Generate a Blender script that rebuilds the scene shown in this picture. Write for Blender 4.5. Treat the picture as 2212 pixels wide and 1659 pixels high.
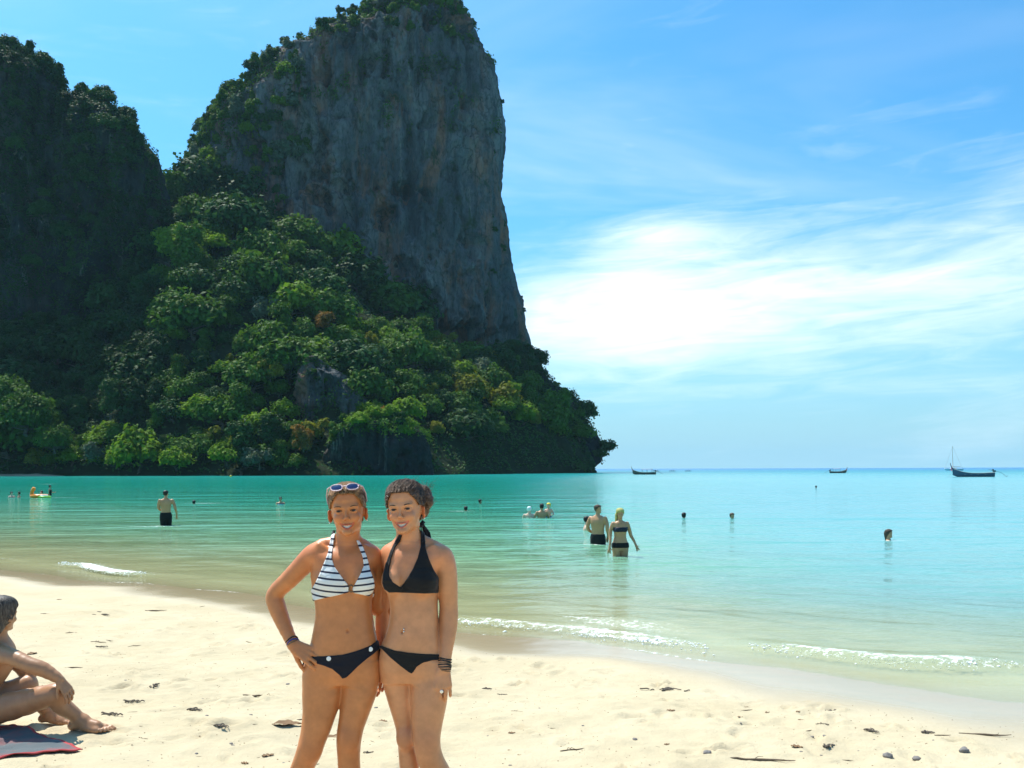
import bpy, math, random
import numpy as np
from mathutils import Vector, Matrix, Euler

R = math.radians
sc = bpy.context.scene
for o in list(bpy.data.objects):
    bpy.data.objects.remove(o)
random.seed(7)
rng = np.random.default_rng(7)

# ------------------------------------------------------------------ camera
F_PX = 930.0          # focal length in pixels of the 1024 px wide frame
CAM_Z = 1.68
HOR = 469.0           # image row of the horizon on the optical axis
ROLL = 0.0033
cam_d = bpy.data.cameras.new('camera')
cam = bpy.data.objects.new('camera', cam_d)
sc.collection.objects.link(cam)
cam_d.sensor_width = 36.0
cam_d.lens = 36.0 * F_PX / 1024.0
cam_d.shift_y = (HOR - 384.0) / 1024.0
cam_d.clip_start = 0.1
cam_d.clip_end = 60000.0
cam.location = (0, 0, CAM_Z)
cam.rotation_euler = Euler((R(90), ROLL, 0), 'XYZ')
sc.camera = cam

# ------------------------------------------------------------------ world
SUN_EL, SUN_AZ = R(62), R(-46)       # azimuth from +Y towards +X
w = bpy.data.worlds.new('World'); sc.world = w; w.use_nodes = True
nt = w.node_tree; nt.nodes.clear()
def N(tree, typ, **kw):
    n = tree.nodes.new(typ)
    for k, v in kw.items():
        if k == 'inputs':
            for kk, vv in v.items():
                n.inputs[kk].default_value = vv
        else:
            setattr(n, k, v)
    return n
def mathn(tree, op, a, b=None, c=None, clamp=False):
    n = tree.nodes.new('ShaderNodeMath'); n.operation = op; n.use_clamp = clamp
    for i, s in enumerate((a, b, c)):
        if s is None: continue
        if isinstance(s, (int, float)): n.inputs[i].default_value = s
        else: tree.links.new(s, n.inputs[i])
    return n.outputs[0]
def maprange(tree, v, a, b, c=0.0, d=1.0, smooth=False):
    n = tree.nodes.new('ShaderNodeMapRange'); n.clamp = True
    if smooth: n.interpolation_type = 'SMOOTHSTEP'
    tree.links.new(v, n.inputs[0])
    for i, s in enumerate((a, b, c, d)): n.inputs[i + 1].default_value = s
    return n.outputs[0]
def mixc(tree, fac, a, b, blend='MIX'):
    n = tree.nodes.new('ShaderNodeMix'); n.data_type = 'RGBA'; n.blend_type = blend
    for s, i in ((fac, 0), (a, 6), (b, 7)):
        if isinstance(s, (int, float)): n.inputs[i].default_value = s
        elif isinstance(s, (tuple, list)): n.inputs[i].default_value = (*s[:3], 1)
        else: tree.links.new(s, n.inputs[i])
    return n.outputs[2]
def noise(tree, vec, scale, detail=4, rough=0.55, dist=0.0, dim='3D'):
    n = tree.nodes.new('ShaderNodeTexNoise'); n.noise_dimensions = dim
    n.inputs['Scale'].default_value = scale; n.inputs['Detail'].default_value = detail
    n.inputs['Roughness'].default_value = rough; n.inputs['Distortion'].default_value = dist
    if vec is not None: tree.links.new(vec, n.inputs['Vector'])
    return n.outputs['Fac']
def mapping(tree, vec, scale=(1, 1, 1), loc=(0, 0, 0), rot=(0, 0, 0)):
    n = tree.nodes.new('ShaderNodeMapping')
    n.inputs['Scale'].default_value = scale; n.inputs['Location'].default_value = loc; n.inputs['Rotation'].default_value = rot
    tree.links.new(vec, n.inputs['Vector'])
    return n.outputs[0]
def ramp(tree, fac, stops):
    n = tree.nodes.new('ShaderNodeValToRGB')
    e = n.color_ramp.elements
    while len(e) < len(stops): e.new(0.5)
    for el, (p, c) in zip(e, stops):
        el.position = p; el.color = (*c[:3], 1)
    if fac is not None: tree.links.new(fac, n.inputs[0])
    return n.outputs[0]

SKY_STR = 0.125
sky = N(nt, 'ShaderNodeTexSky', sky_type='NISHITA', sun_disc=False, sun_elevation=SUN_EL, sun_rotation=SUN_AZ,
        altitude=0, air_density=1.0, dust_density=1.8, ozone_density=3.0)
tint = mixc(nt, 1.0, sky.outputs[0], (0.58, 1.06, 1.24), 'MULTIPLY')
hsv = N(nt, 'ShaderNodeHueSaturation', inputs={'Saturation': 1.10, 'Value': 1.0})
nt.links.new(tint, hsv.inputs['Color'])
tc = N(nt, 'ShaderNodeTexCoord')
sep = N(nt, 'ShaderNodeSeparateXYZ'); nt.links.new(tc.outputs['Generated'], sep.inputs[0])
dx, dy, dz = sep.outputs
az = mathn(nt, 'ARCTAN2', dx, dy)                  # azimuth from +Y, radians
el = mathn(nt, 'ARCSINE', dz)
zc = mathn(nt, 'ADD', mathn(nt, 'MAXIMUM', dz, 0.0), 0.10)
cmb = N(nt, 'ShaderNodeCombineXYZ')
nt.links.new(mathn(nt, 'DIVIDE', dx, zc), cmb.inputs[0]); nt.links.new(mathn(nt, 'DIVIDE', dy, zc), cmb.inputs[1])
plane = cmb.outputs[0]
cmb2 = N(nt, 'ShaderNodeCombineXYZ')
nt.links.new(az, cmb2.inputs[0]); nt.links.new(mathn(nt, 'MULTIPLY', el, 3.2), cmb2.inputs[1])
ang = mapping(nt, cmb2.outputs[0], rot=(0, 0, R(-14)))
n_big = noise(nt, ang, 3.2, 6, 0.55, 0.6)
n_fine = noise(nt, mapping(nt, ang, (1.0, 2.2, 1)), 7.0, 8, 0.62, 0.9)
n_cir = noise(nt, mapping(nt, plane, (0.35, 1.0, 1), rot=(0, 0, R(12))), 0.9, 6, 0.6, 0.8)
def lump(a0, e0, sa, se):
    da = mathn(nt, 'DIVIDE', mathn(nt, 'SUBTRACT', az, R(a0)), R(sa))
    de = mathn(nt, 'DIVIDE', mathn(nt, 'SUBTRACT', el, R(e0)), R(se))
    r2 = mathn(nt, 'ADD', mathn(nt, 'MULTIPLY', da, da), mathn(nt, 'MULTIPLY', de, de))
    return mathn(nt, 'EXPONENT', mathn(nt, 'MULTIPLY', r2, -1.0))
bank = mathn(nt, 'ADD', mathn(nt, 'MULTIPLY', lump(7, 9.2, 9, 3.4), .95), mathn(nt, 'MULTIPLY', lump(24, 10.0, 18, 4.6), 0.62))
bank = mathn(nt, 'ADD', bank, mathn(nt, 'MULTIPLY', lump(9, 14.0, 3.6, 1.2), 0.55))
bank = mathn(nt, 'ADD', bank, mathn(nt, 'MULTIPLY', lump(30, 16.0, 4.5, 1.4), 0.40))
band = lump(0, 9.0, 400, 6.0)
d1 = mathn(nt, 'ADD', mathn(nt, 'MULTIPLY', bank, 0.80), mathn(nt, 'MULTIPLY', mathn(nt, 'SUBTRACT', n_big, 0.5), 0.9))
d1 = mathn(nt, 'ADD', d1, mathn(nt, 'MULTIPLY', mathn(nt, 'SUBTRACT', n_fine, 0.5), 0.8))
d1 = mathn(nt, 'ADD', d1, mathn(nt, 'MULTIPLY', band, 0.06))
dens = maprange(nt, d1, 0.0, 1.18, 0.0, 0.95, True)
cir = mathn(nt, 'MULTIPLY', maprange(nt, n_cir, 0.46, 0.85, 0, 0.38, True), maprange(nt, el, R(2), R(12)))
dens = mathn(nt, 'MAXIMUM', dens, cir)
airlight = mathn(nt, 'MULTIPLY', mathn(nt, 'EXPONENT', mathn(nt, 'MULTIPLY', mathn(nt, 'MAXIMUM', el, 0.0), -9.0)), .85)
hz_ = mixc(nt, airlight, hsv.outputs[0], (.40 / SKY_STR, .66 / SKY_STR, .80 / SKY_STR))
skyc = mixc(nt, dens, hz_, (1.12 / SKY_STR, 1.14 / SKY_STR, 1.16 / SKY_STR))
bg = N(nt, 'ShaderNodeBackground', inputs={'Strength': SKY_STR})
nt.links.new(skyc, bg.inputs['Color'])
wo = N(nt, 'ShaderNodeOutputWorld'); nt.links.new(bg.outputs[0], wo.inputs[0])

# ------------------------------------------------------------------ sun
sl = bpy.data.lights.new('sun', 'SUN'); sl.energy = 5.0; sl.angle = R(0.55); sl.color = (1.0, 0.95, 0.86)
sun = bpy.data.objects.new('sun', sl); sc.collection.objects.link(sun)
sdir = Vector((math.sin(SUN_AZ) * math.cos(SUN_EL), math.cos(SUN_AZ) * math.cos(SUN_EL), math.sin(SUN_EL)))
sun.rotation_euler = sdir.to_track_quat('Z', 'Y').to_euler()

# ------------------------------------------------------------------ film
vs = sc.view_settings
vs.view_transform = 'Standard'; vs.look = 'None'; vs.gamma = 1.0; vs.use_curve_mapping = False
vs.exposure = 0.45
cy = sc.cycles
cy.max_bounces = 6; cy.diffuse_bounces = 3; cy.glossy_bounces = 3; cy.transmission_bounces = 4; cy.transparent_max_bounces = 12
cy.volume_bounces = 0
cy.caustics_reflective = False; cy.caustics_refractive = False
cy.use_denoising = True
cy.sample_clamp_indirect = 6.0

# ------------------------------------------------------------------ helpers
def W(u, v, D):
    """image position (1024x768 frame) at depth D -> world point"""
    uu, vv = u - 512.0, v - 384.0
    c, s = math.cos(ROLL), math.sin(ROLL)
    ur, vr = uu * c - vv * s * -1.0, vv * c + uu * s      # undo the camera roll
    return np.array([ur / F_PX * D, D, CAM_Z + ((HOR - 384.0) - vr) / F_PX * D])
S = 1024.0 / 2212.0
def WD(dx_, dy_, D):
    return W(dx_ * S, dy_ * S, D)

def link(o, parent=None):
    sc.collection.objects.link(o)
    if parent is not None: o.parent = parent
    return o
def tag(o, label=None, cat=None, group=None, kind=None):
    if label: o['label'] = label
    if cat: o['category'] = cat
    if group: o['group'] = group
    if kind: o['kind'] = kind
    return o
def empty(name, loc=(0, 0, 0), rz=0.0):
    o = bpy.data.objects.new(name, None); o.location = loc; o.rotation_euler = (0, 0, rz)
    o.empty_display_size = 0.1
    return link(o)
def make_mesh(name, verts, faces, mat=None, smooth=True, attrs=None):
    """faces: (n,3) or (n,4) int array, or list of arrays"""
    if isinstance(faces, np.ndarray): faces = [faces]
    faces = [np.asarray(f, dtype=np.int32) for f in faces if len(f)]
    me = bpy.data.meshes.new(name)
    verts = np.ascontiguousarray(verts, dtype=np.float32)
    me.vertices.add(len(verts)); me.vertices.foreach_set('co', verts.ravel())
    nl = sum(f.size for f in faces); npoly = sum(len(f) for f in faces)
    me.loops.add(nl); me.polygons.add(npoly)
    me.loops.foreach_set('vertex_index', np.concatenate([f.ravel() for f in faces]))
    tot = np.concatenate([np.full(len(f), f.shape[1], np.int32) for f in faces])
    st = np.concatenate([[0], np.cumsum(tot)[:-1]]).astype(np.int32)
    me.polygons.foreach_set('loop_start', st)
    me.polygons.foreach_set('loop_total', tot)
    me.polygons.foreach_set('use_smooth', np.full(npoly, smooth, dtype=bool))
    me.update(calc_edges=True)
    for k, a in (attrs or {}).items():
        a = np.asarray(a, dtype=np.float32)
        if a.ndim == 1:
            at = me.attributes.new(k, 'FLOAT', 'POINT'); at.data.foreach_set('value', a)
        else:
            if a.shape[1] == 3: a = np.concatenate([a, np.ones((len(a), 1), np.float32)], 1)
            at = me.attributes.new(k, 'FLOAT_COLOR', 'POINT'); at.data.foreach_set('color', np.ascontiguousarray(a).ravel())
    if mat is not None: me.materials.append(mat)
    return me
def obj(name, me, parent=None, loc=None):
    o = bpy.data.objects.new(name, me)
    if loc is not None: o.location = loc
    return link(o, parent)

def grid_faces(nu, nv, wrap_u=False):
    """quads of a (nu x nv) vertex grid stored row-major [u][v]"""
    iu = np.arange(nu if wrap_u else nu - 1); iv = np.arange(nv - 1)
    a, b = np.meshgrid(iu, iv, indexing='ij')
    a2 = (a + 1) % nu
    return np.stack([a * nv + b, a2 * nv + b, a2 * nv + b + 1, a * nv + b + 1], -1).reshape(-1, 4)

# vectorised value noise
def _hash(ix, iy, iz, seed):
    h = (ix.astype(np.int64) * 374761393 + iy.astype(np.int64) * 668265263 + iz.astype(np.int64) * 2147483647 + seed * 974634481) & 0xFFFFFFFF
    h = ((h ^ (h >> 13)) * 1274126177) & 0xFFFFFFFF
    h = ((h ^ (h >> 16)) * 2246822519) & 0xFFFFFFFF
    return ((h ^ (h >> 15)) & 0xFFFFFF) / float(0xFFFFFF)
def vnoise(x, y, z=None, seed=0):
    x = np.asarray(x, np.float64); y = np.asarray(y, np.float64); z = np.zeros_like(x) if z is None else np.asarray(z, np.float64)
    x, y, z = np.broadcast_arrays(x, y, z)
    fx, fy, fz = np.floor(x), np.floor(y), np.floor(z)
    tx, ty, tz = x - fx, y - fy, z - fz
    sx, sy, sz = [t * t * t * (t * (t * 6 - 15) + 10) for t in (tx, ty, tz)]
    ix, iy, iz = fx.astype(np.int64), fy.astype(np.int64), fz.astype(np.int64)
    out = 0
    for a in (0, 1):
        wx = sx if a else 1 - sx
        for b in (0, 1):
            wy = sy if b else 1 - sy
            for c in (0, 1):
                wz = sz if c else 1 - sz
                out = out + _hash(ix + a, iy + b, iz + c, seed) * wx * wy * wz
    return out * 2 - 1
def fbm(x, y, z=None, octv=4, seed=0, gain=0.5):
    a, s, f = 1.0, 0.0, 1.0
    zz = 0 if z is None else z
    for i in range(octv):
        s = s + a * vnoise(np.asarray(x) * f, np.asarray(y) * f, np.asarray(zz) * f, seed + i * 17)
        a *= gain; f *= 2.03
    return s

def new_mat(name):
    m = bpy.data.materials.new(name); m.use_nodes = True
    t = m.node_tree
    b = t.nodes['Principled BSDF']
    return m, t, b
def simple_mat(name, col, rough=0.6, spec=0.3, var=0.0, scale=20.0, metallic=0.0, bump=0.0, coat=0.0):
    m, t, b = new_mat(name)
    b.inputs['Base Color'].default_value = (*col, 1); b.inputs['Roughness'].default_value = rough
    b.inputs['Specular IOR Level'].default_value = spec; b.inputs['Metallic'].default_value = metallic
    b.inputs['Coat Weight'].default_value = coat
    if var > 0 or bump > 0:
        tcn = N(t, 'ShaderNodeTexCoord')
        nf = noise(t, tcn.outputs['Object'], scale, 5, 0.6)
        if var > 0:
            c = mixc(t, nf, tuple(max(0, x * (1 - var)) for x in col), tuple(min(1, x * (1 + var)) for x in col))
            t.links.new(c, b.inputs['Base Color'])
        if bump > 0:
            bn = N(t, 'ShaderNodeBump', inputs={'Strength': bump, 'Distance': 0.02}); t.links.new(nf, bn.inputs['Height'])
            t.links.new(bn.outputs[0], b.inputs['Normal'])
    return m
# ================================================================== SHORE: beach, sea, foam
WATER_Z = -0.27
SHX = np.array([-400, -40, -16, -10, -5, -2.8, -0.6, 1.9, 4.3, 7.0, 12, 40, 400.0])
SHY = np.array([170, 33, 21.6, 18.2, 15.1, 13.2, 11.1, 9.5, 7.8, 6.0, 2.9, -14, -230.0])
def shore_y(x):
    # lightly smoothed polyline
    o = 0
    for k in (-0.8, -0.4, 0, 0.4, 0.8):
        o = o + np.interp(x + k, SHX, SHY)
    return o / 5 + 0.16 * np.sin(x * 1.1 + 0.6) + 0.10 * np.sin(x * 2.7)
def shore_s(x, y):
    return (shore_y(x) - y) * 0.83          # metres inland (+) or offshore (-)
def beach_base(s):
    return WATER_Z + np.where(s > 0, 0.040 * s + 0.0 * s, np.interp(-s, [0, 8, 15, 60, 200, 600, 1500], [0, -.36, -.56, -2.0, -6, -14, -30]))

def axis(segs):
    out = []
    for a, b, st in segs:
        n = max(1, int(round((b - a) / st)))
        out.append(np.linspace(a, b, n, endpoint=False))
    out.append([segs[-1][1]])
    return np.concatenate(out)
bx_ = axis([(-60, -14, 3.0), (-14, -6, 0.20), (-6, -4.2, .08), (-4.2, 5.2, .033), (5.2, 8, .09), (8, 16, .3), (16, 60, 3)])
by_ = axis([(-40, -4, 2.0), (-4, 3.2, 0.3), (3.2, 4.8, .06), (4.8, 9.5, .03), (9.5, 13, .05), (13, 20, .09), (20, 36, .5), (36, 80, 2)])
BX, BY = np.meshgrid(bx_, by_, indexing='ij')
Sg = shore_s(BX, BY)
dry = np.clip((Sg - 0.9) / 2.0, 0, 1); dry = dry * dry * (3 - 2 * dry)
under = np.clip((-Sg - .5) / 3, 0, 1)
BZ = beach_base(Sg)
rel = 0.022 * fbm(BX * 1.1, BY * 1.1, None, 3, 3) + 0.010 * fbm(BX * 4.2, BY * 5.5, None, 3, 11) + 0.0050 * fbm(BX * 15, BY * 19, None, 2, 5)
rel += 0.006 * np.maximum(0, fbm(BX * 2.2, BY * 6, None, 3, 23) - 0.25)
BZ = BZ + rel * (0.10 + 0.9 * dry) + 0.02 * under * fbm(BX * 1.5, BY * 1.5, None, 2, 31)
# dents left by feet, with a thrown-up rim
prng = np.random.default_rng(21)
for i in range(950):
    px, py = prng.uniform(-6.5, 6.5), prng.uniform(4.7, 14)
    s_ = float(shore_s(np.array(px), np.array(py)))
    if s_ < 1.3: continue
    a = prng.uniform(0, math.pi); L = prng.uniform(.05, .13); Wd = L * prng.uniform(.35, .6); dp = prng.uniform(.010, .042)
    i0, i1 = np.searchsorted(bx_, px - .4), np.searchsorted(bx_, px + .4)
    j0, j1 = np.searchsorted(by_, py - .4), np.searchsorted(by_, py + .4)
    X = BX[i0:i1, j0:j1] - px; Y = BY[i0:i1, j0:j1] - py
    A = (X * math.cos(a) + Y * math.sin(a)) / L; B = (-X * math.sin(a) + Y * math.cos(a)) / Wd
    r2 = A * A + B * B
    BZ[i0:i1, j0:j1] += dp * (-np.exp(-r2 * 1.6) + 0.75 * np.exp(-((np.sqrt(r2) - 1.35) / .35) ** 2) * (0.6 + .4 * np.sin(3 * np.arctan2(B, A) + i)))
def beach_z(x, y):
    i = int(np.clip(np.searchsorted(bx_, x), 1, len(bx_) - 1)); j = int(np.clip(np.searchsorted(by_, y), 1, len(by_) - 1))
    tx = (x - bx_[i - 1]) / (bx_[i] - bx_[i - 1]); ty = (y - by_[j - 1]) / (by_[j] - by_[j - 1])
    return float(BZ[i - 1, j - 1] * (1 - tx) * (1 - ty) + BZ[i, j - 1] * tx * (1 - ty) + BZ[i - 1, j] * (1 - tx) * ty + BZ[i, j] * tx * ty)

# wetness: swash zone, wider on the right where a thin film still drains
wob = 0.25 * fbm(BX * .7, BY * .7, None, 3, 41)
wid = np.interp(BX, [-10, -4, -1, 1, 4, 8], [1.0, 1.35, 1.5, 1.5, 2.3, 2.8])
wet = np.clip(1 - (Sg + wob) / wid, 0, 1); wet = wet * wet * (3 - 2 * wet)
film = np.clip(1 - (Sg + wob * 1.5 - 0.2) / (wid * 1.05), 0, 1)

m_sand, t, b = new_mat('sand')
tcn = N(t, 'ShaderNodeTexCoord'); P = tcn.outputs['Object']
n1 = noise(t, P, 1.3, 5, .6); n2 = noise(t, P, 60, 4, .7); n3 = noise(t, mapping(t, P, (1, 2.2, 1)), 7, 5, .65)
c = ramp(t, n1, [(.3, (.465, .385, .250)), (.7, (.545, .458, .308))])
c = mixc(t, mathn(t, 'MULTIPLY', maprange(t, n3, .55, .75), .28), c, (.50, .39, .24))
c = mixc(t, maprange(t, n2, .62, .8, 0, .45), c, (.42, .33, .22))
c = mixc(t, maprange(t, n2, .2, .33, .35, 0), c, (.70, .62, .46))
at = N(t, 'ShaderNodeAttribute', attribute_name='wet'); af = N(t, 'ShaderNodeAttribute', attribute_name='film')
c = mixc(t, mathn(t, 'MULTIPLY', at.outputs['Fac'], .90), c, (.345, .262, .150))
asub = N(t, 'ShaderNodeAttribute', attribute_name='sub'); c = mixc(t, asub.outputs['Fac'], c, (.56, .50, .30))
t.links.new(c, b.inputs['Base Color'])
rg = maprange(t, af.outputs['Fac'], .15, .75, .88, .16)
t.links.new(rg, b.inputs['Roughness'])
t.links.new(maprange(t, af.outputs['Fac'], .1, .7, .08, .5), b.inputs['Specular IOR Level'])
bn = N(t, 'ShaderNodeBump', inputs={'Distance': .009})
t.links.new(maprange(t, af.outputs['Fac'], .2, .8, 1.0, .06), bn.inputs['Strength'])
hsum = mathn(t, 'ADD', mathn(t, 'MULTIPLY', noise(t, P, 45, 5, .7), .8), mathn(t, 'MULTIPLY', noise(t, P, 14, 4, .6), 1.0))
t.links.new(hsum, bn.inputs['Height']); t.links.new(bn.outputs[0], b.inputs['Normal'])

beach = obj('beach', make_mesh('beach', np.stack([BX, BY, BZ], -1).reshape(-1, 3), grid_faces(len(bx_), len(by_)), m_sand, True,
            {'wet': wet.ravel(), 'film': film.ravel(), 'sub': np.clip(-Sg / 1.2, 0, 1).ravel()}))
tag(beach, 'pale yellow sand beach sloping down to the sea', 'beach', kind='structure')

# ------------------------------------------------------------------ sea
tan_ = axis([(-3.0, -0.7, .05), (-.7, -.58, .01), (-.58, .58, .0021), (.58, .7, .01), (.7, 3.0, .05)])
yy_ = np.concatenate([axis([(5.0, 16, .045), (16, 26, .09)])[:-1], np.geomspace(26, 90, 150)[:-1], np.geomspace(90, 15000, 130)])
TT, YY = np.meshgrid(tan_, yy_, indexing='ij')
XX = TT * YY
Sw = shore_s(XX, YY)
CRX = [-12, -9.4, -7, -3, -.6, 1.75, 2.6, 4.75, 7, 12]; CRS = [-1.3, -1.25, -1.05, -.9, -.62, -.6, -.8, -1.35, -1.6, -1.8]
sc_ = np.interp(XX, CRX, CRS) + .07 * np.sin(XX * 2.3) + .05 * fbm(XX * 1.8, YY * 0, None, 2, 77)
def win(x, a, b, e): return np.clip((x - a) / e, 0, 1) * np.clip((b - x) / e, 0, 1)
near = np.clip((40 - YY) / 25, 0, 1)
q = Sw - sc_
ridge = np.where(q > 0, np.exp(-(q / .13) ** 2), np.exp(-(q / .42) ** 2))
amp = .016 + .030 * win(XX, -9.6, -6.7, .5) + .030 * win(XX, -1.6, 2.2, .8) + .058 * win(XX, 2.3, 5.2, .7)
Zw = amp * ridge
q2 = Sw - (-3.3 + .2 * np.sin(XX * .9)); Zw = Zw + .05 * np.exp(-(q2 / .5) ** 2) * win(XX, -7.5, -4.0, 1.0)
for k, (lam, am, ph, sk) in enumerate([(2.1, .010, 0.3, .25), (1.27, .006, 1.1, -.35), (.83, .0045, 2.0, .5), (.55, .003, .7, -.15), (3.4, .010, 4, .1)]):
    Zw = Zw + near * am * np.clip((-Sw - .2) / 2.5, 0.06, 1) * np.sin((Sw + sk * XX) * 2 * np.pi / lam + ph + 1.5 * fbm(XX * .35, YY * .35, None, 2, 90 + k))
wz = WATER_Z + Zw
depth = np.clip(WATER_Z - beach_base(Sw) + Zw * .6, 0, 40)
def _ow(dx_, dy_):
    p = WD(dx_, dy_, 1.0); k = (CAM_Z - WATER_Z) / (CAM_Z - p[2]); return p[0] * k, k
SPLASH = [(*_ow(357, 1136), .9, .4, .36), (*_ow(300, 1138), 1.6, .35, .30), (*_ow(440, 1087), 1.6, .6, .5), (*_ow(95, 1046), 3.0, 1.6, .7), (*_ow(120, 1075), 3.0, .8, .4), (*_ow(1338, 1201), .5, .25, .35), (*_ow(1290, 1176), .6, .3, .5), (*_ow(995, 1104), .9, .4, .5), (*_ow(1150, 1119), 1.0, .4, .35), (*_ow(1925, 1167), .6, .3, .4)]
# foam: crest windows and the thin swash lines
fo = np.exp(-((q + .05) / .16) ** 2) * (.80 * win(XX, -9.5, -6.4, 1.3) + .48 * win(XX, -1.1, 2.3, .8) + .52 * win(XX, 2.45, 5.1, .7))
fo += .55 * np.exp(-((Sw - .02 - .05 * np.sin(XX * 3.1)) / .05) ** 2) * np.clip(.55 + .4 * np.sin(XX * .9) + .35 * fbm(XX * 1.3, YY * 0, None, 2, 51), 0, 1) * (YY < 26)
fo += .40 * np.exp(-((q - .12) / .06) ** 2) * win(XX, -14, 9, 3) * np.clip(.5 + .6 * fbm(XX * .8, YY * 0, None, 2, 53), 0, 1)
for (sx0, sy0, wx, wy, am) in SPLASH:
    fo += am * np.exp(-((XX - sx0) / wx) ** 2 - ((YY - sy0) / wy) ** 2)
fo += .40 * np.exp(-((q + .8) / .5) ** 2) * win(XX, .2, 2.4, .7)
fo += .30 * np.exp(-((q + .35) / .35) ** 2) * win(XX, -9, -6.9, .5)
verts = np.stack([XX, YY, wz], -1).reshape(-1, 3)
fc = grid_faces(len(tan_), len(yy_))
keep = (Sw.ravel()[fc].min(1) < 0.9)
fc = fc[keep]
used = np.zeros(len(verts), bool); used[fc.ravel()] = True
remap = np.cumsum(used) - 1
m_sea, t, b = new_mat('sea_water')
geo = N(t, 'ShaderNodeNewGeometry'); P = geo.outputs['Position']
ad = N(t, 'ShaderNodeAttribute', attribute_name='depth'); afo = N(t, 'ShaderNodeAttribute', attribute_name='foam')
lg = mathn(t, 'LOGARITHM', mathn(t, 'ADD', ad.outputs['Fac'], .05), 2.0)          # -4.3 .. 5.3
dn = maprange(t, lg, -4.3, 5.0)
body = ramp(t, dn, [(0.0, (.52, .46, .27)), (.20, (.42, .45, .24)), (.34, (.19, .40, .23)), (.46, (.045, .33, .22)), (.60, (.006, .29, .21)), (.78, (.004, .24, .22)), (1.0, (.008, .15, .36))])
patch = noise(t, mapping(t, P, (.05, .12, 1)), 1.0, 4, .6)
body = mixc(t, maprange(t, patch, .35, .7, 0, .35), body, mixc(t, 1.0, body, (.62, .75, .85), 'MULTIPLY'))
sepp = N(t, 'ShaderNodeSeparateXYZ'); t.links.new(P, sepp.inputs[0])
right_side = mathn(t, 'DIVIDE', mathn(t, 'SUBTRACT', sepp.outputs[0], mathn(t, 'MULTIPLY', sepp.outputs[1], .10)), mathn(t, 'ADD', mathn(t, 'MULTIPLY', sepp.outputs[1], .16), 4.0))  # distance to the right of a line running out nearly along the view
sky_sheen = mathn(t, 'MULTIPLY', maprange(t, mathn(t, 'ADD', right_side, mathn(t, 'MULTIPLY', mathn(t, 'SUBTRACT', patch, .5), .8)), -.3, .9, 0, .60, True), maprange(t, ad.outputs['Fac'], .04, .30))
sky_sheen = mathn(t, 'MULTIPLY', sky_sheen, maprange(t, ad.outputs['Fac'], 14.0, 5.0))
body = mixc(t, sky_sheen, body, (.16, .40, .46))  # sky reflection on the right side painted into the water colour
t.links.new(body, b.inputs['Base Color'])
b.inputs['IOR'].default_value = 1.33; b.inputs['Specular IOR Level'].default_value = .5
t.links.new(maprange(t, ad.outputs['Fac'], 1.5, 9.0, .07, .30), b.inputs['Roughness'])
rot = (0, 0, R(-31))
wv1 = noise(t, mapping(t, P, (.45, 1.3, 1), rot=rot), 1.6, 3, .55, .4)
wv2 = noise(t, mapping(t, P, (1.2, 3.0, 1), rot=(0, 0, R(-12))), 2.6, 3, .6, .3)
wv3 = noise(t, mapping(t, P, (.10, .28, 1), rot=(0, 0, R(-5))), 1.0, 3, .55, .2)
hh = mathn(t, 'ADD', mathn(t, 'ADD', mathn(t, 'MULTIPLY', wv1, .11), mathn(t, 'MULTIPLY', wv2, .035)), mathn(t, 'MULTIPLY', wv3, .90))
bn = N(t, 'ShaderNodeBump', inputs={'Distance': 1.0})
t.links.new(maprange(t, ad.outputs['Fac'], 0.0, .35, .12, .80), bn.inputs['Strength'])
t.links.new(hh, bn.inputs['Height']); t.links.new(bn.outputs[0], b.inputs['Normal'])
tr = N(t, 'ShaderNodeBsdfTransparent'); tr.inputs[0].default_value = (.93, .97, .93, 1)
op = mathn(t, 'SUBTRACT', 1.0, mathn(t, 'EXPONENT', mathn(t, 'MULTIPLY', ad.outputs['Fac'], -5.0)))
op = maprange(t, op, 0, 1, .10, 1)
mx = N(t, 'ShaderNodeMixShader'); t.links.new(op, mx.inputs[0]); t.links.new(tr.outputs[0], mx.inputs[1]); t.links.new(b.outputs[0], mx.inputs[2])
fn = noise(t, P, 11, 6, .7, .5); fn2 = noise(t, P, 48, 4, .7)
fm = mathn(t, 'ADD', afo.outputs['Fac'], mathn(t, 'MULTIPLY', mathn(t, 'SUBTRACT', mathn(t, 'ADD', fn, mathn(t, 'MULTIPLY', fn2, .6)), .8), 1.9))
fm = mathn(t, 'MULTIPLY', maprange(t, fm, .42, .70), maprange(t, afo.outputs['Fac'], .04, .2))
fb = N(t, 'ShaderNodeBsdfDiffuse'); fb.inputs[0].default_value = (.86, .88, .86, 1)
mx2 = N(t, 'ShaderNodeMixShader'); t.links.new(fm, mx2.inputs[0]); t.links.new(mx.outputs[0], mx2.inputs[1]); t.links.new(fb.outputs[0], mx2.inputs[2])
t.links.new(mx2.outputs[0], t.nodes['Material Output'].inputs[0])
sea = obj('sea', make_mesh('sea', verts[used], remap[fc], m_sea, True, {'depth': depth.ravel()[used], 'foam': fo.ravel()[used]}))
tag(sea, 'clear turquoise sea reaching the horizon', 'sea', kind='structure')
def water_z(x, y):
    return WATER_Z

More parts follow.
